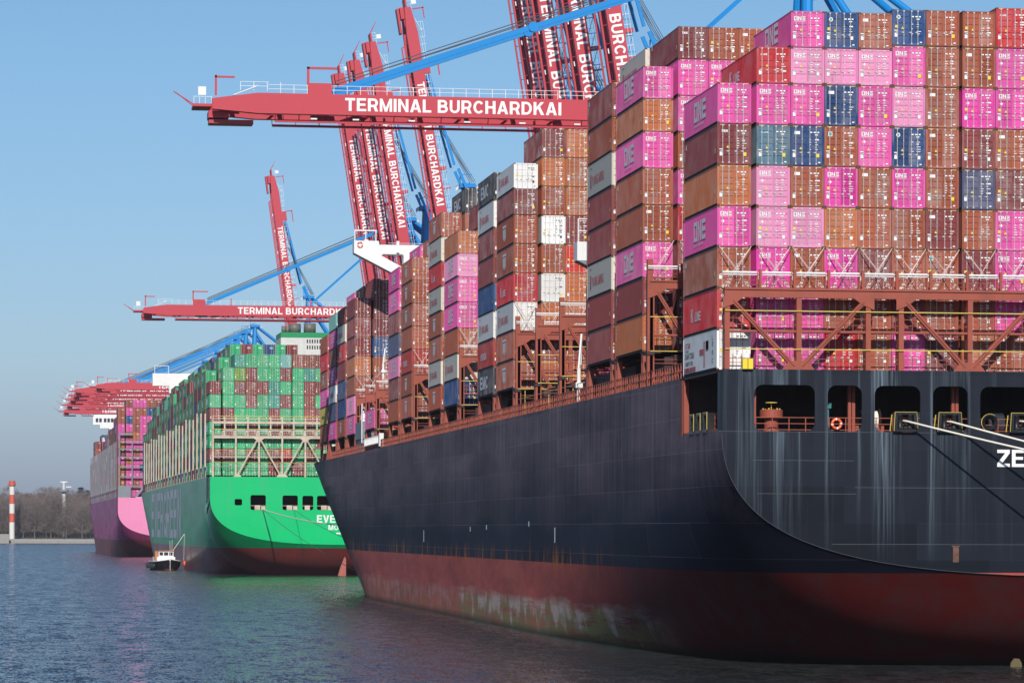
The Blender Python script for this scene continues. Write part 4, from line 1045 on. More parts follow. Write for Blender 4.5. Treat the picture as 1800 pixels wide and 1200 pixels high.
# ------------------------------------------------------------ the pink ship
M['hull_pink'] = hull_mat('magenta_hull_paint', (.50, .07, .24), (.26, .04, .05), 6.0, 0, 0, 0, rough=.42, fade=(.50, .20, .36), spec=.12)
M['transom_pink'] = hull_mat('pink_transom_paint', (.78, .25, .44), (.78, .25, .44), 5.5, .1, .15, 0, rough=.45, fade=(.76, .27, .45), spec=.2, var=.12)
ps = empty('container_ship', PNK.w(0, 0, 0), PNK.a); tag(ps, 'farthest container ship, pink stern and magenta hull with grey lashing bridges', 'container ship')
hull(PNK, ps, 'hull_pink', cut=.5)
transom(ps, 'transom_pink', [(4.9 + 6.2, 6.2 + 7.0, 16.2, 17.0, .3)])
mb = MB(); mb.box(.3, 60.7, 4, 4.3, 13, DK, 0); mb.box(.05, 60.9, .1, 330, DK - .2, DK - .02, 0); mb.build('mooring_deck', 'dark', ps)
mb = MB(); mb.box(.05, .5, .3, 300, DK, DK + 3.6, 0); mb.box(.05, 4.6, .1, .5, DK, DK + 4.2, 0)
mb.bar((6.5, .2, DK + .6), (12, .2, DK + 7), .5, .7, 0)
for k in range(40): mb.box(-.05, .5, 16 + k * 7.2, 16.8 + k * 7.2, DK, DK + 4, 0)
mb.build('bulwark', 'grey', ps)
mb = MB()
for x in (.4, 4.9, 9.6, 14.6, 19.4): mb.box(x, x + .4, .4, .8, DK + 4, 43.8 if x < 1 else 41.2, 0)
for z in (25, 28.5, 32.0, 35.4, 38.4, 41): mb.box(.4, 20, .4, .8, z, z + .45, 0)
mb.box(.4, 5.2, .4, .8, 43.6, 44.3, 0)
mb.build('lashing_bridge', 'grey', ps)
for k in range(21):
    y = 15 + k * 14.4; mb = MB()
    for dy in (-.4, 1.1): mb.box(-.25, .45, y + dy, y + dy + .5, DK + 3, 41.5, 0)
    for z in (27, 32, 37, 41): mb.box(.0, .5, y, y + 1.3, z, z + .35, 0)
    mb.build('lashing_bridge', 'grey', ps)
rn = random.Random(21); mb = MB()
PK = ['bbpp', 'bPPBUPBPBPO', 'PbbPBOPPBP', 'PBPPPPPPPO', 'bUPpBPBPPP', 'BPPbPPMPPP']
PKT = ['BBPPOMPOOOO', 'bPUPBPPOPPPP', 'PBBbOPBPPPBP', 'PBPPPPPPUPPP', 'BUPbBPBPPPPP', 'bPPbPPMPPPMP']
for k, cds in enumerate(PKT + ['BPPbPPMPPPMP'] * 2):
    n = len(cds)
    for i, c_ in enumerate(cds): simple_box(mb, colx(k), 2.0, 21.5 + (n - 1 - i) * 2.91, 2.9, PAL[c_][1])
for k in range(21):
    y = 16.6 + 14.4 * k; hts = [10, 10, 9, 9, 9, 9, 8, 8, 8, 8, 7, 7, 7, 7, 6, 6, 9, 9, 6, 6, 6][k]
    for c2 in range(5):
        for j in range(hts + (c2 > 0)):
            if c2 > 1 and j < hts - 3: continue
            simple_box(mb, colx(c2), y, 21.5 + j * 2.91, 2.9, PAL[rn.choice('PPpBMBbMQUWB')][1], j > hts - 4, (4, 8.2) if rn.random() < .3 else None)
me = mb.build('stacked_containers', 'stacked', cols=True); me.location = PNK.w(0, 0, 0); me.rotation_euler = (0, 0, PNK.a)
tag(me, 'pink and brown containers stacked on the pink ship', 'stacked containers', kind='stuff')
mb = MB(); yb = 250
mb.box(-1, 30, yb, yb + 3, 55.0, 58.6, 0); mb.box(2, 30, yb, yb + 3, 53.5, 55, 0); mb.box(6, 24, yb, yb + 12, DK, 53.5, 0)
for i in range(7): mb.box(.2 + i * 1.5 + (i > 1) * .5, 1.3 + i * 1.5 + (i > 1) * .5, yb - .05, yb, 56.1, 57.8, 1)
mb.box(-.6, 26, yb + .3, yb + 2.6, 58.6, 59.4, 0)
mb.build('bridge_wing', ['white_steel', 'glass'], ps)
for s_, (bm) in ((GRN, None),):   # green ship stacks were placed in ship coordinates of the world origin
    pass

# ------------------------------------------------------------ cranes
def side_x(Y): return 48.4 - .0203 * (Y - 230) if Y < 720 else 38.45 - .0165 * (Y - 720)
ZH = 71.8   # top of the boom girders
def crane(s, label, tip_px=None, raised=None, hx=None, toff=18.9, attach=16.2, dz=0.0, rails=True, th=1.85, tlen=31.2):
    d = F / s; Y = d * ct
    if hx is None: lat_ = (tip_px - 900) / s; Y = d * ct - lat_ * st; H = side_x(Y) + 67; d = H * st + Y * ct
    else: H = hx; Y = (d - H * st) / ct
    zh = ZH + dz
    L = 88.0
    if tip_px is not None:
        for _ in range(4):
            X = (tip_px - 900) / s * ct + d * st; Yt = d * ct - (tip_px - 900) / s * st
            d = X * st + Y * ct if False else d
        X = Y * (st + (tip_px - 900) / F * ct) / (ct - (tip_px - 900) / F * st); L = H - X
    root = empty('gantry_crane', (H, Y, 7.4)); tag(root, label, 'crane', 'red and blue quay cranes')
    z0 = zh - 7.4
    # boom, modelled along -x from the hinge, then turned up
    mb = MB(); D = 2.9; g0 = 3.4
    for sy in (-1, 1):
        ya, yb = (sy * g0 - .65, sy * g0 + .65)
        prof = [(-L, -2.4), (-L, -.9), (-L + 6.5, 0), (2, 0), (2, -D), (-L + 6.5, -D), (-L + 4, -2.7)]
        n = len(mb.v); k = len(prof); mb.v += [(a, ya, b) for a, b in prof] + [(a, yb, b) for a, b in prof]
        mb.face(tuple(n + i for i in range(k))[::-1]); mb.face(tuple(n + k + i for i in range(k)))
        for i in range(k): j = (i + 1) % k; mb.face((n + i, n + j, n + k + j, n + k + i))
        mb.bar((-L + 9, sy * (g0 - .7), -D - .9), (0, sy * (g0 - .7), -D - .9), .25, .35)
        x = -L + 9
        while x < 0: mb.bar((x, sy * (g0 - .7), -D - .9), (x, sy * g0, -D), .12, .12); x += 3.4
    x = -L + 3
    while x < 0:
        mb.bar((x, -g0, -1.4), (x, g0, -1.4), .5, .9); 
        if x < -8: mb.bar((x, -g0, -2.3), (x + 6.8, g0, -2.3), .22, .22)
        x += 6.8
    mb.box(-L + 10, -L + 10.01 + .0, -g0, g0, -.3, 0)
    # tip platform, gallows, sheave block
    mb.box(-L - 2.6, -L, -2.5, 2.5, -1.9, -1.5); mb.bar((-L - 2.6, -2.4, -1.6), (-L - 5.4, -2.8, .1), .14, .14); mb.bar((-L - 2.6, -2.4, -1.9), (-L - 5.0, -2.8, -.1), .1, .1)
    mb.box(-L - .4, -L + 2.5, -2, 2, -D - .5, -2.4); mb.box(-L - .3, -L + 6, -1.6, 1.6, -D - 1.25, -D - .7)
    mb.box(-L + .4, -L + .7, -3.6, -3.3, -.4, 2.5); mb.box(-L + .4, -L + 3.2, -3.6, -3.3, 2.1, 2.35)
    mb.box(-L + attach - 2.6, -L + attach + .8, -4.0, -2.8, -.1, 1.55); mb.box(-L + attach - 2.7, -L + attach - 2.35, -3.6, -3.3, 1.5, 3.9); mb.box(-L + attach - 2.7, -L + attach + 1.6, -3.6, -3.3, 3.6, 3.9)
    for xx in (-L + 24, -L + 46): mb.box(xx, xx + .3, -3.9, -3.5, 0, 1.9)
    mb.box(-5, -1.5, -3.9, -2.8, 0, 3.2); mb.box(-L * .42, -L * .42 + .8, -3.9, -2.8, 0, 1.6)
    boom = mb.build('boom', 'crane_red', root)
    mb = MB(); wl = glyphs('TERMINAL BURCHARDKAI', .028)[2] * th
    mb.text('TERMINAL BURCHARDKAI', th, lambda u, v: (-L + toff + u, -g0 - .67, -D / 2 - th / 2 + .05 + v), 0, tlen / wl, .028)
    mb.build('lettering', 'white', boom)
    mb = MB()
    if rails:
        y = -g0 - .55; x = -L + 4
        mb.bar((-L + 3, y, -.4), (-L + 6.5, y, 1.0), .5, .12)
        while x < -2: mb.bar((x, y, 0 if x > -L + 8 else .3), (x, y, 1.2 + (.35 if x < -L + 10 else 0)), .07, .07); x += 1.9
        for z in (.6, 1.2): mb.bar((-L + 8, y, z), (-1, y, z), .055, .055); mb.bar((-L + 4, y, z + .35), (-L + 8, y, z + .35), .055, .055)
        mb.bar((-L - 2.5, -2.4, -.5), (-L, -2.4, -.5), .06, .06)
        for xx in (-L - 2.5, -L - 1.7, -L - .9, -L): mb.bar((xx, -2.4, -1.5), (xx, -2.4, -.4), .06, .06)
        mb.box(-L - 1.9, -L - .8, -2.5, -2.42, -.3, .9)
        for xx in (-L + 14, -L + 20, -L + 28, -L + 36, -L + 44, -L + 52): mb.box(xx, xx + .9, -g0 - .7, -g0 - .45, -D - .75, -D - .55)
    mb.build('walkway_rail', 'white_steel', boom)
    # boom hoist strut pieces lying on the boom
    ang = R(raised) if raised else 0
    boom.location = (0, 0, z0); boom.rotation_euler = (0, ang, 0)
    ca, sa = math.cos(ang), math.sin(ang)
    def bp(x, z=0.0): return Vector((x * ca + z * sa, 0, z0 - x * sa + z * ca))
    # portal
    for lx in (1.5, 36):
        for ly in (-11, 11):
            mb = MB(); mb.bar((lx, ly, 0), (lx, ly * .55, z0 - 3.2), 1.5, 1.5, 0, up=(0, 1, 0)); mb.box(lx - 1.2, lx + 1.2, ly - 4, ly + 4, 0, 1.6); mb.build('leg', 'crane_blue', root)
    mb = MB()
    for lx in (1.5, 36): mb.box(lx - .7, lx + .7, -9.2, 9.2, 18, 20.2); mb.box(lx - .7, lx + .7, -8, 8, z0 - 5, z0 - 3)
    for ly in (-1, 1): mb.box(1.5, 36, ly * 9.6 - .5, ly * 9.6 + .5, 18, 20); mb.bar((1.5, ly * 9, 20), (36, ly * 6.2, z0 - 4), .9, .9); mb.box(-1, 60, ly * 3.4 - .6, ly * 3.4 + .6, z0 - 2.9, z0)
    mb.build('portal_beam', 'crane_blue', root)
    ap = Vector((2.5, 0, z0 + 25.2)); mb = MB()
    for ly in (-1, 1):
        mb.tube([(1.5, ly * 5.5, z0 - 3), (2.5, ly * 1.2, z0 + 25.2)], .85, 10)
        mb.tube([(2.5, ly * 1.2, z0 + 25.2), (36, ly * 5.5, z0)], .55, 10); mb.tube([(2.5, ly * 1.2, z0 + 22.5), (17, ly * 4.5, z0)], .6, 10)
        mb.bar((1.7, ly * 4.6, z0 + 2), (2.2, -ly * 2.9, z0 + 13), .35, .35)
    for q in (.3, .6): mb.bar((2, -5 + 4 * q, z0 + 23 * q), (2, 5 - 4 * q, z0 + 23 * q), .6, .6)
    mb.box(.5, 4.5, -2.5, 2.5, z0 + 24.2, z0 + 25.2)
    mb.bar((.5, -2, z0 + 23.6), (.5, -2, z0 + 27.5), .2, .2); mb.bar((.5, -2, z0 + 27.5), (3.5, -2, z0 + 27.5), .2, .2)
    mb.build('apex_frame', 'crane_blue', root)
    mb = MB()
    for z in (20.5, z0 + 24.2):
        for x0 in (0, 5): 
            mb.bar((x0, -9 if z < 30 else -2.5, z + .6), (x0, 9 if z < 30 else 2.5, z + .6), .08, .08)
            for q in range(-4, 5): mb.bar((x0, q * (2 if z < 30 else .6), z - .4), (x0, q * (2 if z < 30 else .6), z + .6), .08, .08)
    for q in range(12): mb.bar((4.2, -3 + .1 * (q % 2), z0 + 2 + q * 1.7), (4.2, 2, z0 + 2.6 + q * 1.7), .09, .09)
    mb.build('platform_rail', 'white_steel', root)
    mb = MB(); mb.box(40, 56, -4.5, 4.5, z0 + .3, z0 + 6.5, 0); mb.build('machinery_house', 'white_steel', root)
    # stays and ropes
    ms = MB(); mc = MB()
    pts = [-L + attach + .5, -L * .40]
    if not raised:
        for ly in (-1, 1):
            a = bp(pts[0], .35); a.y = ly * 3.3; b = ap + Vector((0, ly * 1.3, -.6)); ms.bar(a, b, .40, .74); mid = a.lerp(b, .42); ms.tube([mid + Vector((0, -.4, 0)), mid + Vector((0, .4, 0))], .75, 10)
            a2 = bp(-24, .6); a2.y = ly * 3.3; ms.bar(a2, b, .36, .55)
            for e in (.7, 1.5): p0 = bp(pts[0] + 1, 1.2 + e * .6); p0.y = ly * 2.3; mc.tube([p0, b + Vector((0, 0, e))], .07, 5)
    else:
        k1 = bp(-26, 2.4); k1.y = -3.2; k2 = bp(-30, 5.8); k2.y = -3.2
        for ly in (-1, 1):
            q1 = bp(pts[0], 1.0); q1.y = ly * 3.3; q2 = bp(-L * .42, 3.8); q2.y = ly * 3.3; ms.bar(q1, q2, .4, .6); b = ap + Vector((0, ly * 1.3, 0))
            q3 = bp(-L * .42 + 1, 4.6); q3.y = ly * 3.3; q4 = bp(-19, 7.0); q4.y = ly * 3.3; ms.bar(q3, q4, .4, .7); ms.bar(q4, b, .4, .6)
            for e in range(3): p0 = bp(-L * .62, .8); p0.y = ly * (1 + e * .5); mc.tube([p0, b + Vector((1 + e * .5, 0, .5))], .07, 5)
        # lattice walkway up the back of the boom
        x = -L + 12
        while x < -4: ms.bar(bp(x, .2) + Vector((0, -2.6, 0)), bp(x, 1.7) + Vector((0, -2.6, 0)), .12, .12); ms.bar(bp(x, 1.6) + Vector((0, -2.6, 0)), bp(x + 3, .3) + Vector((0, -2.6, 0)), .1, .1); x += 3
    ms.build('stay', 'crane_blue', root); mc.build('hoist_rope', 'cable', root)
    # trolley with cab
    if not raised:
        mb = MB(); mb.box(-10, -5, -4, 4, -D - 2, -D - 1.2); mb.box(-9, -6.5, -2.2, -.2, -D - 4.6, -D - 2); o = mb.build('trolley', 'crane_red', root); o.location = (0, 0, z0)
    return root
crane(12.3, 'nearest lowered crane boom reaching far left across the top of the photo', tip_px=368)
crane(6.35, 'lowered crane boom above the green ship\'s funnel', tip_px=250, toff=26)
for (s, t, off, lab) in ((4.19, 133, 19, 'back'), (4.17, 168, 26, 'front')): pass
crane(4.15, 'far lowered crane, highest of the bundle over the pink ship', tip_px=168, toff=26)
crane(4.02, 'far lowered crane, second from the top of the bundle over the pink ship', tip_px=132, toff=19)
crane(3.90, 'far lowered crane, third from the top of the bundle over the pink ship', tip_px=129, toff=19)
crane(3.78, 'far lowered crane, fourth from the top of the bundle over the pink ship', tip_px=123, toff=19)
crane(3.62, 'far lowered crane, fifth from the top of the bundle over the pink ship', tip_px=117.6, toff=19)
crane(3.43, 'far lowered crane, lowest of the bundle over the pink ship', tip_px=112, toff=19)
def raised(s, label, px, py, tip_y, toff=19, ang=80, **kw):
    """hinge x found so that the boom passes photo pixel (px, py); its length so that the tip reaches tip_y"""
    d = F / s; ub = math.tan(R(90 - ang)); yh = HZ - s * (ZH - CAMH)
    xh = px + (yh - py) * ub * ct
    X = (xh - 900) / s * ct + d * st
    L = (yh - tip_y) / (s * math.sin(R(ang)))
    for o_ in (0,):
        r = crane_raised(s, label, X, L, toff, ang, **kw)
    return r
def crane_raised(s, label, X, L, toff, ang, **kw):
    d = F / s; Y = (d - X * st) / ct
    # tip_px equivalent: choose so that L comes out right
    Xt = X - L; t_px = 900 + F * (Xt * ct - Y * st) / (Xt * st + Y * ct)
    k = crane(s, label, tip_px=t_px, raised=ang, hx=X, toff=toff, **kw)
    return k
raised(6.97, 'raised crane boom standing alone above the nearest lowered boom', 752, 200, 18, ang=80.5)
raised(6.52, 'raised crane boom, right one of the group of three', 688, 250, 78, ang=81)
raised(6.29, 'raised crane boom, middle one of the group of three', 658, 270, 110, ang=81)
raised(6.09, 'raised crane boom, left one of the group of three', 630, 290, 133, ang=81)
raised(9.6, 'raised crane boom, rightmost of the four cut by the top edge', 1090, 70, -330, toff=23, ang=81, th=2.1, tlen=35)
raised(9.2, 'raised crane boom, third from left of the four cut by the top edge', 1026, 70, -290, toff=28, ang=81, th=2.1, tlen=35)
raised(8.9, 'raised crane boom, second from left of the four cut by the top edge', 972, 70, -262, toff=29.6, ang=81, th=2.1, tlen=35)
raised(8.6, 'raised crane boom, leftmost of the four cut by the top edge', 938, 70, -232, toff=25.7, ang=81, th=2.1, tlen=35)
raised(4.71, 'small raised crane boom far off above the green ship\'s stays', 496, 400, 312, ang=82)

# ------------------------------------------------------------ work boat
bx_, d_ = 297.0, 57134 / 71.5
lat = (bx_ - 900) / F * d_; BX, BY = lat * ct + d_ * st, d_ * ct - lat * st
wb = empty('work_boat', (BX, BY, 0), R(6)); wb.scale = (1.0, 1.0, 1.18); tag(wb, 'small black and white work boat lying bow-on beside the green ship', 'boat')
mb = MB(); st_ = [(-2.0, .15, 2.2), (-1.2, 1.5, 2.0), (0, 2.7, 1.85), (2, 3.2, 1.75), (6, 3.3, 1.7), (12, 3.1, 1.75), (14, 2.6, 1.8)]
rows = []
for y, hb, zt in st_:
    rows.append([(hb * f_, y + (1 - zz) * 1.2 if y < 1 else y, zz * (zt + .3) - .3) for f_, zz in ((.45, 0), (.8, .25), (.95, .6), (1, 1))])
for sgn in (-1, 1):
    n = len(mb.v)
    for r_ in rows:
        for x, y, z in r_: mb.v.append((x * sgn, y, z))
    for i in range(len(rows) - 1):
        for k in range(3):
            a = n + i * 4 + k; q = (a, a + 4, a + 5, a + 1); mb.face(q if sgn > 0 else q[::-1], 1 if k < 1 else 0)
mb.v += []
n = len(mb.v)
for r_ in rows: mb.v += [(-r_[3][0], r_[3][1], r_[3][2] - .25), (r_[3][0], r_[3][1], r_[3][2] - .25)]
for i in range(len(rows) - 1): a = n + 2 * i; mb.face((a, a + 1, a + 3, a + 2), 2)
mb.poly([(-2.6, 14, -.3), (2.6, 14, -.3), (2.6, 14, 1.8), (-2.6, 14, 1.8)], 0)
mb.build('boat_hull', ['black', worn('boat_red', (.35, .08, .06), .6, .5), 'white_steel'], wb)
mb = MB()
for sgn in (-1, 1):
    for (a, b, c), (d, e, f) in zip(st_, st_[1:]): mb.bar((sgn * b, a, c + .06), (sgn * e, d, f + .06), .14, .14)
mb.tube([(0, -2.05, -.2), (0, -2.1, 1.2), (0, -2.2, 3.6)], .06, 6)
mb.build('rubbing_strake', 'white_steel', wb)
mb = MB(); mb.box(-2.2, 2.2, 4.5, 12, 1.6, 2.7, 0); mb.box(-1.8, 1.8, 4.6, 8, 2.7, 3.85, 0); mb.box(-2.0, 2.0, 4.4, 8.2, 3.85, 3.97, 2); mb.box(-2.6, -1.9, 5, 6.4, 2.0, 3.9, 2)
cab = mb.build('cabin', ['white_steel', 'glass', worn('orange_door', (.5, .2, .08))], wb)
for x0, x1 in ((-1.6, -.75), (-.5, .5), (.75, 1.6)): mb = MB(); mb.box(x0, x1, 4.55, 4.62, 3.0, 3.65); mb.build('window', 'glass', cab)
mb = MB(); mb.bar((1.8, 6, 3.9), (4.5, 5, 7.4), .09, .09); mb.bar((4.5, 5, 7.4), (4.2, 4, 1.9), .04, .04); mb.bar((1.2, 6, 3.9), (1.1, 6, 6.0), .06, .06); mb.bar((1.6, 6, 3.9), (1.7, 6, 6.2), .06, .06); mb.build('mast', 'rope', wb)
mb = MB()
for k in range(9): yy = 1 + k * 1.4; mb.tube([(-3.3, yy, .9), (-3.75, yy, .9)], .55, 10)
mb.build('tyre_fender', 'black', wb)
for i, (x, z, r) in enumerate(((4.3, 1.35, .62), (5.1, .62, .52))):
    bm = bmesh.new(); bmesh.ops.create_uvsphere(bm, u_segments=16, v_segments=10, radius=r)
    me = bpy.data.meshes.new('float_fender'); bm.to_mesh(me); bm.free(); me.materials.append(M['orange'])
    for p_ in me.polygons: p_.use_smooth = True
    o = bpy.data.objects.new('float_fender', me); COL.objects.link(o); o.parent = wb; o.location = (x, 2.0, z)

# ------------------------------------------------------------ setting: water, quay, far bank
wm = mat('harbour_water', (.026, .030, .030), .07, 0, .5); g = NT(wm); o = g.n('NewGeometry').outputs['Position']
def slopes(vec, scale, det):
    x = g.n('TexNoise'); x.inputs['Scale'].default_value = scale; x.inputs['Detail'].default_value = det; x.inputs['Roughness'].default_value = .62; g.l(vec, x.inputs['Vector'])
    v = g.n('VectorMath', operation='SUBTRACT'); g.l(x.outputs['Color'], v.inputs[0]); v.inputs[1].default_value = (.5, .5, .5); return v.outputs[0]
gust = g.ramp(g.noise(g.scaled(o, (1, .3, 1)), .02, 3), .3, .7)
a_ = g.n('VectorMath', operation='SCALE'); g.l(slopes(g.scaled(o, (1.1, .45, 1)), 4.2, 4), a_.inputs[0]); g.l(g.math('ADD', g.math('MULTIPLY', gust, .5), .8), a_.inputs['Scale'])
b_ = g.n('VectorMath', operation='SCALE'); g.l(slopes(g.scaled(o, (.8, .35, 1)), .8, 3), b_.inputs[0]); b_.inputs['Scale'].default_value = .5
c_ = g.n('VectorMath', operation='ADD'); g.l(a_.outputs[0], c_.inputs[0]); g.l(b_.outputs[0], c_.inputs[1])
d_ = g.n('VectorMath', operation='MULTIPLY'); g.l(c_.outputs[0], d_.inputs[0]); d_.inputs[1].default_value = (.75, .95, 0)
e_ = g.n('VectorMath', operation='ADD'); g.l(d_.outputs[0], e_.inputs[0]); e_.inputs[1].default_value = (0, -.10, 1)
f_ = g.n('VectorMath', operation='NORMALIZE'); g.l(e_.outputs[0], f_.inputs[0]); g.l(f_.outputs[0], g.b.inputs['Normal'])
g.b.inputs['IOR'].default_value = 1.33
M['water'] = wm
mb = MB(); mb.poly([(-4000, -300, 0), (4000, -300, 0), (4000, 2600, 0), (-4000, 2600, 0)]); tag(mb.build('water', 'water'), kind='structure')
mb = MB(); ys = list(range(-250, 2300, 50))
n = len(ys)
for y in ys: x = side_x(y) + 63.5; mb.v += [(x, y, -3), (x, y, 7.4), (x + 900, y, 7.4)]
for i in range(n - 1):
    a = 3 * i; mb.face((a, a + 1, a + 4, a + 3)); mb.face((a + 1, a + 2, a + 5, a + 4))
tag(mb.build('quay', 'conc'), kind='structure')
lm = worn('winter_ground', (.10, .085, .06), .95, .6, (.05, .05, .03), sc=.02, streak=False); M['land'] = lm
mb = MB(); rn = random.Random(9)
prof = [(2326, -2), (2330, 2.0), (2334, 2.6), (2352, 3.6), (2400, 7), (2460, 14), (2570, 20), (2800, 22), (6000, 24), (12000, 20)]
xs = list(range(-2600, 3200, 40))
for i, x in enumerate(xs):
    for y, z in prof: mb.v.append((x, y + 2 * math.sin(x * .02) * (y > 2350), z + (rn.uniform(-.8, .8) if y > 2308 else 0)))
k = len(prof)
for i in range(len(xs) - 1):
    for j in range(k - 1): a = i * k + j; mb.face((a, a + k, a + k + 1, a + 1))
tag(mb.build('far_bank', 'land', smooth=True), kind='structure')
mb = MB(); mb.box(-2600, 3160, 2322, 2329, -2, 1.9); mb.box(-2600, 3160, 2329, 2345, -2, 2.98); tag(mb.build('shore_path', 'conc'), kind='structure')
def shore(px, dist): lat = (px - 900) / F * dist; return lat * ct + dist * st, dist * ct - lat * st
# embankment wall in the left corner
X1, Y1 = shore(16, 2290); mb = MB(); mb.box(X1 - 400, X1, Y1 - 6, Y1 + 6, -1, 6.4); tag(mb.build('embankment_wall', 'conc'), 'grey embankment wall at the water\'s edge beside the striped tower', 'wall')
# striped beacon
X1, Y1 = shore(21, 2306); lt = empty('beacon_tower', (X1, Y1, 3.0)); tag(lt, 'red and white striped beacon tower on the far bank', 'tower')
sc_ = 2300 / F
hs = [0, 11.5, 17.7, 24.3, 30.7, 36.9]; r0 = 4.0 * .55 * 2
for i in range(5): mb = MB(); mb.tube([(0, 0, hs[i] + (0 if i == 0 else .01)), (0, 0, hs[i + 1])], 1.65 * 1.12, 18, 0); mb.build('tower_band', mat('band_white', (.72, .70, .64), .6) if i % 2 == 0 else mat('band_red', (.62, .10, .06), .6), lt, smooth=False)
mb = MB(); mb.tube([(0, 0, 36.9), (0, 0, 37.0), (0, 0, 38.0), (0, 0, 38.1), (0, 0, 40.3)], [2.6, 2.7, 2.7, 2.2, 2.2], 18); mb.build('lantern_gallery', mat('gallery_red', (.60, .09, .06), .6), lt)
# radar tower
X1, Y1 = shore(112, 2349); rt = empty('radar_tower', (X1, Y1, 3.0)); tag(rt, 'slim pale radar tower with a round platform rising from the bare trees', 'tower')
mb = MB(); mb.tube([(0, 0, 0), (0, 0, 33)], [1.5, 1.35], 14); mb.tube([(0, 0, 33), (0, 0, 40.0)], 1.0, 12); mb.build('shaft', mat('pale_shaft', (.60, .60, .58), .6), rt)
mb = MB(); mb.tube([(0, 0, 33.0), (0, 0, 33.4), (0, 0, 34.8), (0, 0, 34.9)], [2.2, 3.7, 3.7, 3.5], 18); mb.build('platform', 'grey', rt)
mb = MB(); mb.box(-2.5, 2.5, -.3, .3, 40, 40.6); mb.box(1.5, 5.2, -.2, .2, 36.5, 37.1); mb.build('radar_antenna', 'white_steel', rt)
# bare trees
def bare_tree(seed, H):
    rn = random.Random(seed); tk = MB(); cr = MB()
    th_ = H * .28; tk.tube([(0, 0, 0), (.2, 0, th_ * .5), (0, .1, th_), (rn.uniform(-.5, .5), 0, H * .5), (rn.uniform(-1, 1), 0, H * .8)], [.42, .36, .3, .18, .06], 6)
    for i in range(16):
        a = rn.uniform(0, 6.28); z0 = H * rn.uniform(.22, .6); l = H * rn.uniform(.22, .42); el = rn.uniform(.5, 1.2)
        e = Vector((math.cos(a) * l * math.cos(el), math.sin(a) * l * math.cos(el), z0 + l * math.sin(el)))
        tk.tube([(0, 0, z0), Vector((0, 0, z0)).lerp(e, .5) + Vector((0, 0, .3)), e], [.16, .1, .04], 4)
    for i in range(2400):
        a = rn.uniform(0, 6.28); u = rn.random() ** .5; v = rn.uniform(-1, 1)
        rad = H * .34 * math.sqrt(max(0, 1 - v * v)) * u * (1 + .25 * math.sin(3 * a + seed)); p = Vector((math.cos(a) * rad, math.sin(a) * rad, H * .60 + v * H * .40))
        d = (p - Vector((0, 0, H * .3))).normalized() + Vector((rn.uniform(-.5, .5), rn.uniform(-.5, .5), rn.uniform(-.2, .6))); d.normalize()
        s = d.cross(Vector((rn.uniform(-1, 1), rn.uniform(-1, 1), 0))).normalized() * rn.uniform(.03, .08); l = rn.uniform(.8, 2.2)
        cr.poly([p - s, p + s, p + d * l + s * .3, p + d * l - s * .3])
    return steal(tk, ['trunk']), steal(cr, ['bark'])
TR = [bare_tree(s, 24 + 2.0 * (s % 3)) for s in (1, 2, 3, 4, 5)]
rn = random.Random(17); spots = []
px = -12.0
while px < 176: spots.append((px, rn.uniform(2330, 2352), rn.uniform(.8, 1.1))); px += rn.uniform(5.5, 8.5)
px = -14.0
while px < 178: spots.append((px, rn.uniform(2385, 2420), rn.uniform(.85, 1.2))); px += rn.uniform(6, 9)
for i, (px, d, k) in enumerate(spots):
    X1, Y1 = shore(px, d); t = empty('bare_tree', (X1, Y1, 3.2 if d < 2360 else 8), rn.uniform(0, 6)); t.scale = (k * 1.1, k * 1.1, k * (.62 if abs(px - 112) < 9 and d < 2360 else 1))
    tag(t, 'bare brown winter tree on the far bank' if d < 2360 else 'bare grey winter tree in the second row of the far bank', 'tree', 'bare trees on the far bank' if d < 2360 else 'bare trees up the far bank')
    tr = TR[i % 5]; add('trunk', tr[0], t); add('crown', tr[1], t)
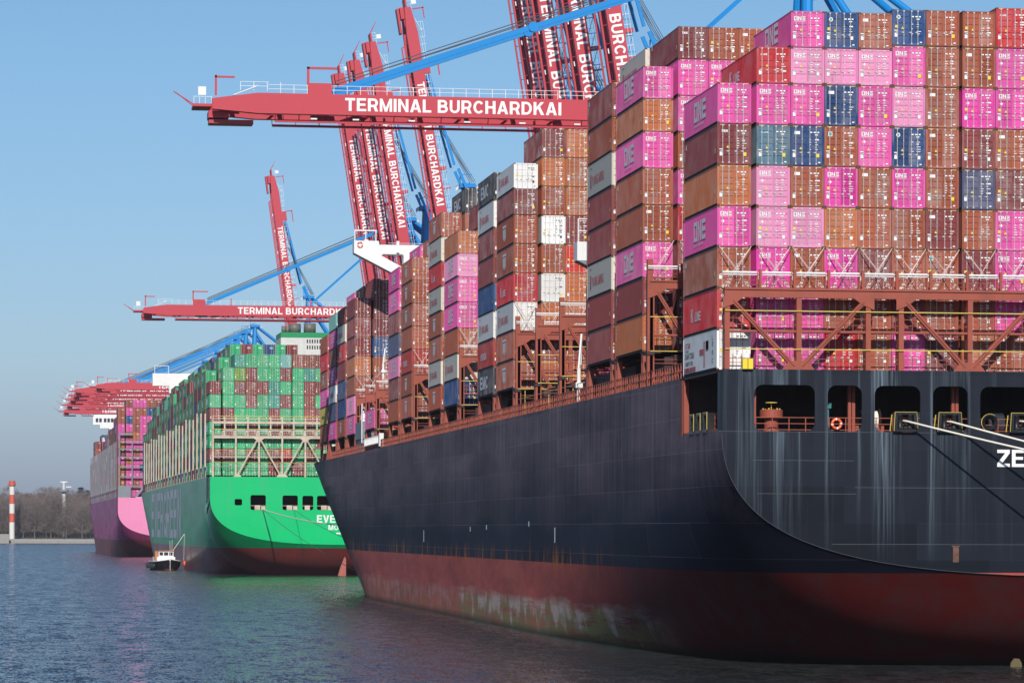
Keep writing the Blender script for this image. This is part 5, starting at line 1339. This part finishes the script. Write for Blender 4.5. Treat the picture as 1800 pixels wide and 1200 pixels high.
# distant wood on the ridge
mb = MB()
for i in range(16000):
    X1, Y1 = shore(rn.uniform(-40, 200), rn.uniform(2480, 2620)); z = 18 + rn.random() ** .8 * (15 + 2.5 * math.sin(X1 * .06))
    a = rn.uniform(0, 3.14); wv = rn.uniform(.3, .8); hv = rn.uniform(.8, 2.2)
    mb.poly([(X1 - wv * math.cos(a), Y1 - wv * math.sin(a), z), (X1 + wv * math.cos(a), Y1 + wv * math.sin(a), z), (X1 + wv * .4, Y1, z + hv), (X1 - wv * .4, Y1, z + hv)])
tag(mb.build('woods', mat('far_wood', (.17, .14, .13), .95)), 'bare wood on the ridge behind the far bank', 'wood', kind='stuff')
def conifer(seed, H):
    rn = random.Random(seed); tk = MB(); cr = MB(); tk.tube([(0, 0, 0), (0, 0, H * .95)], [.35, .05], 6)
    for i in range(900):
        z = H * rn.uniform(.18, 1); rr_ = (1 - z / H) * H * .26 + .3; a = rn.uniform(0, 6.28); u = rr_ * rn.uniform(.3, 1)
        p = Vector((math.cos(a) * u, math.sin(a) * u, z)); t = Vector((math.cos(a), math.sin(a), -.35)) * rn.uniform(.5, 1.2); s = Vector((-math.sin(a), math.cos(a), 0)) * .35
        cr.poly([p - s, p + s, p + t])
    return steal(tk, ['trunk']), steal(cr, ['conifer'])
CF = [conifer(s, 17) for s in (1, 2)]
for i, (px, py, lab) in enumerate(((142, 858, 'tallest dark conifer on the ridge'), (154, 863, 'smaller dark conifer beside the pink ship\'s stern'), (38, 871, 'dark conifer just inland of the striped tower'), (47, 870, 'dark conifer between the two towers'), (70, 868, 'broad dark conifer on the ridge'), (78, 869, 'rounded dark conifer near the radar tower'))):
    d = 2470; X1, Y1 = shore(px, d); zt = CAMH + (HZ - py) * d / F; t = empty('conifer', (X1, Y1, 17)); k = (zt - 17) / 17; t.scale = (k * 1.9, k * 1.9, k)
    tag(t, lab, 'tree', 'conifers on the ridge'); add('trunk', CF[i % 2][0], t); add('crown', CF[i % 2][1], t)
print('objects', len(bpy.data.objects))

# haze: one closed box round the whole scene
hm = bpy.data.materials.new('haze'); hm.use_nodes = True; ht = hm.node_tree
ht.nodes.remove(ht.nodes['Principled BSDF']); pv = ht.nodes.new('ShaderNodeVolumePrincipled')
pv.inputs['Color'].default_value = (.80, .88, 1.0, 1); pv.inputs['Density'].default_value = .00005; pv.inputs['Anisotropy'].default_value = .1
ht.links.new(pv.outputs[0], ht.nodes['Material Output'].inputs['Volume']); M['haze'] = hm
mb = MB(); mb.box(-4300, 4300, -420, 12600, -5, 155); tag(mb.build('haze', 'haze'), kind='stuff')
